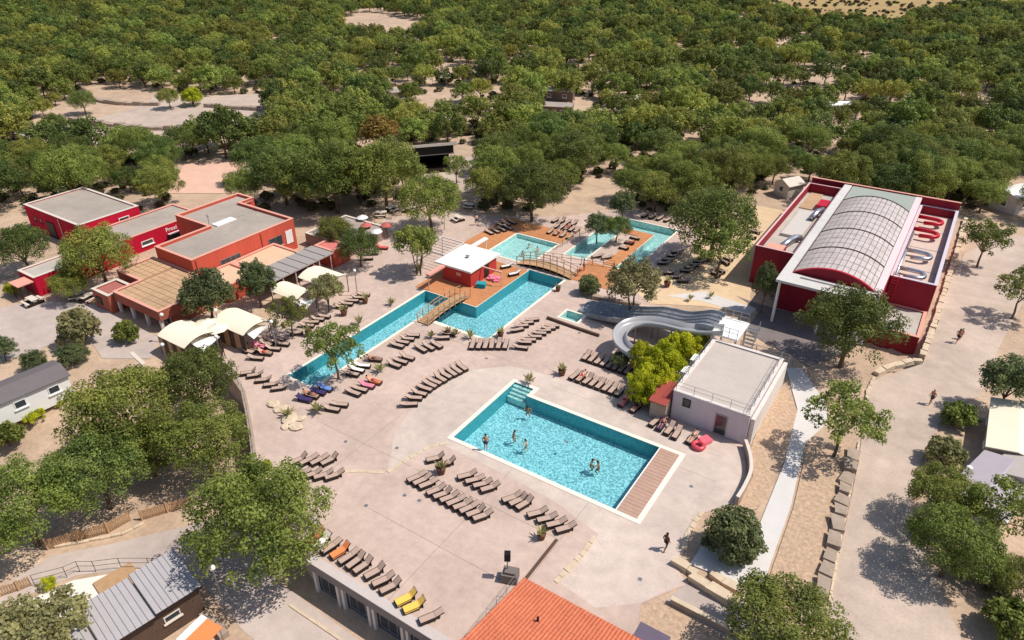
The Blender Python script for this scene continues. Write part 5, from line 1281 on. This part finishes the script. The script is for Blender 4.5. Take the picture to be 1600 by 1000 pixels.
# ------------------------------------------------------------------ pots, tables, lamps, speaker
m_agave = L_pale
PLME = []
for i in range(3):
    g_ = random.Random(i+5); q = MB(); me = bpy.data.meshes.new('leaves')
    for k in range(16):
        a = k*2.4; L = g_.uniform(.5,.8); e = g_.uniform(.5,1.2); d = Vector((math.cos(a)*math.cos(e),math.sin(a)*math.cos(e),math.sin(e))); s = Vector((-math.sin(a),math.cos(a),0))*.07
        b_ = Vector((0,0,.45)); m_ = b_+d*L*.55+Vector((0,0,.05)); q.add([b_-s*.6,b_+s*.6,m_+s,b_+d*L,m_-s],[(0,1,2,3,4)])
    me = q.mesh('leaves', m_agave); at = me.attributes.new('leaf','FLOAT','POINT'); at.data.foreach_set('value',[g_.random() for _ in me.vertices]); PLME.append(me)
q = MB(); q.tube([(0,0,0),(0,0,.25),(0,0,.5)],.2,.32,10); POTME = q.mesh('pot', m_pot)
def potted(u, v, where, sc=1.0, pot=True):
    p = W(u,v,0); t = thing('potted_plant' if pot else 'agave', ('spiky plant in a brown pot ' if pot else 'low spiky agave plant ')+where, 'plant', p, 'spiky plants on the paving', rnd.uniform(0,6)); t.scale = (sc,sc,sc)
    me = PLME[int(u)%3]; o = bpy.data.objects.new('leaves', me); col.objects.link(o); o.parent = t
    if pot: o = bpy.data.objects.new('pot', POTME); col.objects.link(o); o.parent = t
    else: o.location = (0,0,-.3)
for u,v,wh,sc,po in ((690,740,'between the upper loungers below the main pool',1.3,True),(846,842,'at the right end of the roof terrace',1.1,True),(878,586,'with a tall stem left of the lower bamboo row',1.3,True),(571,474,'in front of the five loungers by the top canopy',1.2,True),(538,493,'by the lap pool opposite the pale tree',1.3,True),
    (612,477,'alone on the far edge of the lap pool',1.3,False),(562,508,'on the lap pool edge below the canopy row',1.5,False),(735,529,'left of the mid pool corner row',1.4,False),(782,527,'right of the mid pool corner row',1.2,True),(712,526,'between the footbridge foot and the corner row',1.3,False),(674,528,'above the group below the small footbridge',1.2,False),(483,525,'beside the airy tree and second canopy',1.3,True),
    (594,582,'yellowish, above the towels row beside the lap pool',1.5,False),(497,646,'yellowish, at the rock edge below the lap pool',1.6,False),(450,652,'by the rocks at the lower left of the lap pool',1.4,False),(827,599,'reddish, at the entry steps of the main pool',1.5,False),(872,455,'at the right end of the mid pool',1.0,True),(1042,448,'at the start of the side path',1.4,True),(1110,466,'small, on the side path',1.1,False),(1078,470,'on the sand beside the side path',1.1,False),
    (655,424,'under the multi stemmed tree',1.6,False),(700,523,'beside the footbridge foot loungers',1.0,True)): potted(u,v,wh,sc,po)
def lamp(u, v, where, h=3.2):
    p = W(u,v,h); t = thing('globe_lamp','white globe lamp on a slim post '+where,'lamp',(p.x,p.y,0),'globe lamps on slim posts')
    MB().tube([(p.x,p.y,0),(p.x,p.y,h)],.05,n=6).build('post', m_metal, t); q = MB(); q.sphere((p.x,p.y,h+.18),.2,10,7); q.build('globe', m_white, t, smooth=True)
for u,v,wh in ((253,494,'at the colonnade corner'),(337,487,'beside the wide dark tree'),(338,528,'between the lowest canopy and its sail'),(424,505,'at the second canopy'),(554,425,'at the right tip of the top canopy'),(254,541,'in front of the lowest canopy'),(693,326,'behind the round oak by the cabin')): lamp(u,v,wh)
p = W(793,903,0)
t = thing('loudspeaker','black loudspeaker on a pole above the tiled house','loudspeaker',(p.x,p.y,0))
MB().tube([p,(p.x,p.y,1.9)],.04).build('pole', m_metal, t); MB().obox((p.x,p.y),.42,.4,1.85,2.5,R(30)).build('box', m_black, t)
p = W(798,896,0.3)
t = thing('equipment_cover','grey cover over equipment at the foot of the loudspeaker','cover',(p.x,p.y,0)); q = MB(); q.obox((p.x+.1,p.y-.2),1.1,.9,0,.75,R(20)); q.obox((p.x+.15,p.y-.2),.8,.6,.752,.95,R(20)); q.build('tarpaulin', M('grey_tarpaulin', srgb(120,110,104), .8, .1, 2), t)
railing('terrace_railing','thin wire fence between the roof terrace and tiled house',[(-17.5,27.2,0),(-17.5,21.4,0)],1.1,1.2,.015)
p0 = W(352,952,ZL)
t = thing('street_lamp','tall thin lamp post in the shade beside the lower road','street lamp',(p0.x,p0.y,ZL)); MB().tube([(p0.x,p0.y,ZL),(p0.x,p0.y,ZL+4.2)],.06,.04,8).build('post', m_metal, t); q = MB(); q.sphere((p0.x,p0.y,ZL+4.3),.22,10,6); q.build('globe', m_white, t, smooth=True)
# café tables, benches near the upper yard
def picnic(u, v, where, rz=.5):
    p = W(u,v,0); t = thing('picnic_table','small pale table with two benches '+where,'table',(p.x,p.y,0),'tables in the upper yard',rz)
    MB().box(-.8,.8,-.4,.4,.7,.76).build('tabletop', m_edge, t)
    for s in (-1,1): MB().box(-.8,.8,s*.75-.14,s*.75+.14,.4,.45).build('bench', m_edge, t)
    for x in (-.6,.6): MB().box(x-.05,x+.05,-.8,.8,.05,.38).build('leg', m_dark, t)
for i,(u,v,wh) in enumerate(((580,322,'in the tree shade left of the stage path'),(596,338,'right of the shaded one below the wide oak'),(612,330,'by the path below the wide oak'),(640,330,'left of the round oak trunk'),(716,345,'alone on the open yard above the pergola'),(733,325,'in the shade left of the dense oak pair'),(120,466,'under the small low tree by the annex'),(138,470,'beside the porch annex'))): picnic(u,v,wh,i*.7)
for i,(u,v,cn,wh) in enumerate(((572,352,'red','on the sand left of the oak row'),(588,362,'white','on the sand in the middle of the yard'),(604,352,'red','near the multi stemmed tree'),(566,340,'white','behind the pink terrace roof'))):
    parasol(f'{cn} parasol {wh}', W(u,v,2.0), .85, 2.0, M('faded_red_cloth', srgb(190,104,96), .9, .08, 3) if cn=='red' else m_white)
# row of loungers left of the cabin tree
row('in the diagonal row above the lap pool', [(606,389),(591,397),(583,405)],[(595,383),(580,392),(572,400)],None,{0:'red'})
# ------------------------------------------------------------------ deck things
p = W(752,447,.2); t = thing('storage_box','teal box beside the red cabin wall','box',(p.x,p.y,.07)); MB().obox((p.x,p.y),1.1,.8,.08,.6,R(20)).build('body', m_tow['teal'], t); MB().obox((p.x,p.y),1.16,.86,.602,.66,R(20)).build('lid', m_tow['teal'], t)
p = W(770,437,.2); t = thing('cushion_pile','pile of dusky pink cushions on the cabin deck','cushions',(p.x,p.y,.07)); q = MB()
for i in range(6): MB().obox((p.x+.5*(i%3)-.5,p.y+.5*(i//3)),.7,.55,.1+.1*(i%2),.32+.15*(i%2),R(20*i)).build('cushion', m_tow['pink'], t)
row('with white cover on the cabin deck', [(783,420),(795,432)],[(794,412),(806,424)],2,None,(0,1),z=.08)
# ------------------------------------------------------------------ walls, kerbs, stones, fences
def block_wall(name, label, pts, h, th, mat, L=.9, z=0.0, jit=.05, cat='wall', cap=False, gap=.05):
    t = thing(name, label, cat, (*pts[0][:2],z)); base = []
    for k in range(4):
        g_ = random.Random(k); q = MB(); q.obox((0,0),1,1,0,1); q.v = [(x+g_.uniform(-.05,.05),y+g_.uniform(-.12,.12),zz+(g_.uniform(-.12,.04) if zz > .5 else 0)) for x,y,zz in q.v]; base.append(q.mesh('stone', mat))
    for i in range(len(pts)-1):
        a, b = Vector((*pts[i][:2],0)), Vector((*pts[i+1][:2],0)); d = b-a; n = max(1, round(d.length/L)); an = math.atan2(d.y,d.x)
        for k in range(n):
            c = a+d*(k+.5)/n; o = bpy.data.objects.new('stone', base[rnd.randrange(4)]); col.objects.link(o); o.parent = t
            o.location = (c.x-pts[0][0], c.y-pts[0][1], -.1); o.rotation_euler = (0,0,an+rnd.uniform(-jit,jit)); o.scale = (d.length/n-gap*rnd.uniform(.4,1.3), th*rnd.uniform(.75,1.1), h*rnd.uniform(.7,1.1)+.1)
    return t
block_wall('stone_wall','big limestone blocks edging the road beside the gravel strip', Wp([(1334,705),(1320,760),(1310,810),(1298,860),(1288,905),(1282,940)]), .5, .95, m_stone2, 1.45, jit=.22, gap=.28)
block_wall('kerb','long thin stone kerb along the right road', Wp([(1342,690),(1330,760),(1312,850),(1296,940)]), .12, .18, m_stone, 1.0)
block_wall('stone_wall','pale boulder kerb curving at the road corner below the annex', Wp([(1368,586),(1380,580),(1395,574),(1410,570),(1425,566),(1440,567)]), .5, .7, m_stone, 1.1)
block_wall('kerb','stone kerb along the left side of the upper road', Wp([(1348,660),(1356,610),(1366,590)]), .15, .25, m_stone, 1.0)
block_wall('stone_wall','stepped stones along the right flank of the pool hall', Wp([(1440,560),(1462,500),(1480,440),(1496,390),(1508,345)]), .5, .6, m_stone, 1.0)
block_wall('stone_wall','rugged stones between slide and sand yard', Wp([(1000,480),(1020,488),(1050,494),(1080,496),(1118,494)]), .5, .6, m_stone, .9)
block_wall('stone_wall','low rugged stones behind the lane slide landing', Wp([(925,466),(950,470),(975,474),(1000,480)]), .5, .6, m_stone2, .9)
block_wall('stone_edging','flat stones crossing the paving below the roof terrace corner', Wp([(868,910),(885,893),(900,877),(915,860),(930,838)]), .06, .45, m_stone, .8)
block_wall('stone_edging','line of flat stones between the pale and pink paving', Wp([(606,738),(640,715),(672,698),(700,692)]), .05, .35, m_stone, .7)
block_wall('stone_edging','rough flat stones along the terrace joint left of the pool', Wp([(520,738),(560,736),(600,738)]), .04, .35, m_stone, .8)
block_wall('stone_edging','flat stones from the main pool corner towards the ramp', Wp([(1098,800),(1085,815),(1075,835),(1066,858)]), .08, .4, m_stone, .8)
block_wall('stone_wall','upper limestone blocks of the ramp wall', Wp([(1052,878),(1075,892),(1088,902)]), .55, .6, m_stone, 1.0)
block_wall('stone_wall','long limestone blocks on the upper side of the ramp', Wp([(1078,905),(1105,922),(1140,942),(1175,962)]), .7, .7, m_stone, 1.3)
block_wall('stone_wall','second course of limestone blocks below the light path', Wp([(1110,898),(1130,912),(1160,928),(1190,945)]), .5, .6, m_stone, 1.2)
t = thing('ramp_wall','long thin grey concrete wall on the lower side of the ramp','wall',(*gp(1045,942),0)); a, b = gp(1048,942), gp(1160,1000); an = math.atan2(b[1]-a[1],b[0]-a[0]); MB().obox(((a[0]+b[0])/2,(a[1]+b[1])/2),math.dist(a,b),.3,-.1,.5,an).build('wall_body', m_stone2, t)
MB().obox(((a[0]+b[0])/2,(a[1]+b[1])/2),math.dist(a,b)+.04,.36,.502,.56,an).build('capping', m_stone, t)
t = thing('barrier','white swing barrier pole across the ramp','barrier',(*gp(1155,948),0)); a, b = W(1150,958,.9), W(1163,930,.9); MB().tube([a,b],.05).build('bar', m_white, t); MB().tube([(a.x,a.y,0),a],.06).build('post', m_white, t)
def solid_wall(name, label, pts, h, th, mat, capm=None, z=0.0):
    t = thing(name, label, 'wall', (*pts[0][:2],z)); n = len(pts); L = []; Rr = []
    for i in range(n):
        d = Vector(pts[min(i+1,n-1)][:2])-Vector(pts[max(i-1,0)][:2]); d.normalize(); p_ = Vector(pts[i][:2]); s = Vector((-d.y,d.x))*th/2; L.append(p_+s); Rr.append(p_-s)
    def strip(z0,z1,e):
        q = MB(); 
        for i in range(n-1):
            a,b,c,d = L[i],L[i+1],Rr[i+1],Rr[i]; q.add([(a.x,a.y,z0),(b.x,b.y,z0),(c.x,c.y,z0),(d.x,d.y,z0),(a.x,a.y,z1),(b.x,b.y,z1),(c.x,c.y,z1),(d.x,d.y,z1)],[(7,6,5,4),(0,1,5,4),(2,3,7,6)]+([(3,0,4,7)] if i == 0 else [])+([(1,2,6,5)] if i == n-2 else []))
        return q
    strip(z-.2,z+h,0).build('wall_body', mat, t)
    if capm: strip(z+h+.003,z+h+.06,0).build('capping', capm, t)
    return t
solid_wall('curved_wall','low pale curved wall beside the white building and gravel bed', [tuple(p) for p in smooth_path([Vector((*gp(u,v),0)) for u,v in ((1163,698),(1170,722),(1171,745),(1162,768),(1150,788))],5)], .75, .28, m_stone2, m_edge)  # dark wall body carries the shade of the inner face in its colour
solid_wall('planter_wall','low dark brown planter wall right of the diagonal lounger row', [gp(855,498),gp(900,514),gp(936,526)], .3, .25, m_brownwood)
solid_wall('step_edge','thin dark brown edging at the right side of the roof terrace', [(-17.15,32.2),(-17.2,27.6)], .12, .2, m_brownwood)
solid_wall('retaining_wall','curved brown retaining wall along the left side of the paving', EDGE[:8], .08, .4, m_stone2)
railing('terrace_fence','thin metal fence on top of the curved retaining wall',[(*p,.08) for p in EDGE[1:8]],1.0,1.6,.02)
# rocks by the lap pool end
for i,(u,v,s) in enumerate(((428,632,.9),(440,640,1.0),(452,655,1.2),(462,668,.9),(470,655,.7),(445,668,.6))):
    p = W(u,v,0); g_ = random.Random(i+40); q = MB(); q.sphere((0,0,.12),.75*s,8,5,(1.1,.8,.2)); q.v = [(x+g_.uniform(-.09,.09),y+g_.uniform(-.09,.09),z_+g_.uniform(-.04,.04)) for x,y,z_ in q.v]
    o = q.build('rock', m_stone); o.location = p; o.rotation_euler = (0,0,i*1.1)
    tag(o, f'flat pale rock below the lap pool end, {ORD[i]} from the top' , 'rock', 'rocks below the lap pool end')
# low stone lines of the parking area
for i,pts in enumerate(([(150,160),(185,165),(250,166)],[(110,190),(170,198),(232,204),(270,204)],[(320,168),(380,172),(430,175)])):
    block_wall('stone_wall', ('upper ','lower ','right hand ')[i]+'rough stone line in the far parking clearing', Wp(pts), .9, 1.2, m_stone2, 2.0, z=.15, cat='wall')
# fences at the lower left
def board_fence(label, pts, h, mat, z, gap=.16):
    t = thing('wooden_fence', label, 'fence', (*pts[0][:2],z)); q = MB(); base = MB().box(-.06,.06,-.012,.012,0,h).mesh('slat', mat); cnt = 0
    for i in range(len(pts)-1):
        a, b = Vector((*pts[i][:2],z)), Vector((*pts[i+1][:2],z)); d = b-a; n = int(d.length/gap); an = math.atan2(d.y,d.x)
        for k in range(n):
            c = a+d*(k+.5)/n; o = bpy.data.objects.new('slat', base); col.objects.link(o); o.parent = t; o.location = (c.x-pts[0][0],c.y-pts[0][1],0); o.rotation_euler = (rnd.uniform(-.04,.04),0,an); o.scale = (1,1,rnd.uniform(.93,1.05)); cnt += 1
        for f in (.25,.8): q.tube([a+Vector((0,0,h*f)),b+Vector((0,0,h*f))],.035,n=4)
        MB().box(a.x-.06,a.x+.06,a.y-.06,a.y+.06,z-.1,z+h+.1).build('post', mat, t)
    q.build('rail', mat, t); return t
board_fence('pale wooden picket fence along the upper side of the lower road', Wp([(75,858),(120,845),(170,832),(205,812)], ZL), 1.0, m_wood2, ZL)
board_fence('wooden picket fence right of the small gap by the big oak', Wp([(222,812),(262,800),(300,790)], ZL), 1.0, m_wood2, ZL)
board_fence('short wooden fence at the left edge by the white gravel', Wp([(0,932),(30,922),(50,914)], ZL), .9, m_wood2, ZL)
railing('wire_fence','thin wire fence along the lower road behind the lodge',[(*p,ZL) for p in Wp([(55,915),(105,902),(125,893),(150,893),(190,888),(235,888),(258,890)], ZL)],1.1,2.2,.018,m_dark)
block_wall('kerb','low stone kerb along the upper side of the lower road', Wp([(85,855),(140,845),(190,835),(226,818)], ZL), .14, .25, m_stone, .9, z=ZL)
block_wall('stone_wall','rubble stones beside the lodge at the bottom', Wp([(318,962),(335,980),(352,998)], ZL), .5, .7, m_stone2, .8, z=ZL)
t = thing('steps','wide stone steps leading down beside the lowest canopy','steps',(*gp(215,556),0)); a = W(222,556,0)
for k in range(5): MB().obox((a.x-.25*k, a.y-.5-.42*k),3.2,.4,-.6-.16*k,.02-.16*k,R(-10)).build('step', m_edge, t)
a, b = W(280,1003,ZL+1.9), W(320,964,ZL+1.9); d_ = (b-a); an = math.atan2(d_.y,d_.x); nrm = Vector((math.sin(an),-math.cos(an),0)); L_ = d_.length; m_ = (a+b)/2
t = thing('orange_awning','orange fabric awning with a white border at the bottom edge','awning',(m_.x,m_.y,ZL))
MB().obox((m_.x,m_.y),L_,.55,ZL+1.92,ZL+2.0,an).build('border', m_white, t)
c_ = m_+nrm*1.0; MB().obox((c_.x,c_.y),L_*.95,1.4,ZL+1.9,ZL+1.98,an).build('fabric', m_tow['orange'], t)
for s_ in (-.4,.4): q_ = c_+d_*s_+nrm*.6; MB().tube([(q_.x,q_.y,ZL),(q_.x,q_.y,ZL+1.9)],.05).build('post', m_metal, t)
# paving joints and drains
m_joint = M('dark_joint', srgb(150,130,118), .95, .1, 2)
for x0,x1,y0,y1 in ((-31.0,-17.3,27.0,27.03),(-30.8,-17.3,32.35,32.38),(-24.0,-23.97,21.3,36.4),(-42.0,-31.2,32.4,32.43),(-36.5,-36.47,27,37),(-12.6,-9.4,44.5,44.53),(-17.0,-16.97,28,36.8),(-27.0,-16.0,48.6,48.63),(-43.0,-31,50.0,50.03)):
    MB().box(x0,x1,y0,y1,-.01,.0075).build('joint', m_joint, terr)
for u,v in ((572,790),(632,774),(655,782),(1000,905),(885,690),(1080,760),(620,700),(540,690),(905,520),(760,560)):
    p = W(u,v,0); MB().obox((p.x,p.y),.28,.28,-.01,.009,.2).build('drain', m_metal, terr)
p = W(1206,908,0.03); t = thing('drain_cover','small dark square cover in the gravel strip','cover',(p.x,p.y,0)); MB().obox((p.x,p.y),.5,.4,.02,.05).build('plate', m_dark, t)
# wood clutter: pale tarps and gazebos glimpsed in the wood
for i,(u,v,lab) in enumerate(((432,107,'white tent roof glimpsed left of the terracotta cabin'),(695,118,'white awning glimpsed above the yellow tree'),(1005,152,'pale awning strip in the middle of the wood'),(1073,168,'white awning low in the middle of the wood'),(1372,112,'beige tent roof glimpsed upper right'),(1100,98,'white tarp high in the wood'),(1545,170,'white awning beside the parked van'),(700,188,'pale gazebo above the stage'))):
    p = W(u,v,2.4); t = thing('gazebo', lab, 'gazebo', (p.x,p.y,0)); r = 2.4; q = MB(); q.add([(p.x,p.y,3.2)]+[(p.x+r*x_,p.y+r*y_,2.3) for x_,y_ in ((-1,-1),(1,-1),(1,1),(-1,1))],[(0,1,2),(0,2,3),(0,3,4),(0,4,1),(4,3,2,1)]); q.build('canvas', m_cream, t)
    for x_,y_ in ((-1,-1),(1,-1),(1,1),(-1,1)): MB().tube([(p.x+r*x_*.95,p.y+r*y_*.95,0),(p.x+r*x_*.95,p.y+r*y_*.95,2.3)],.05,n=4).build('post', m_metal, t)
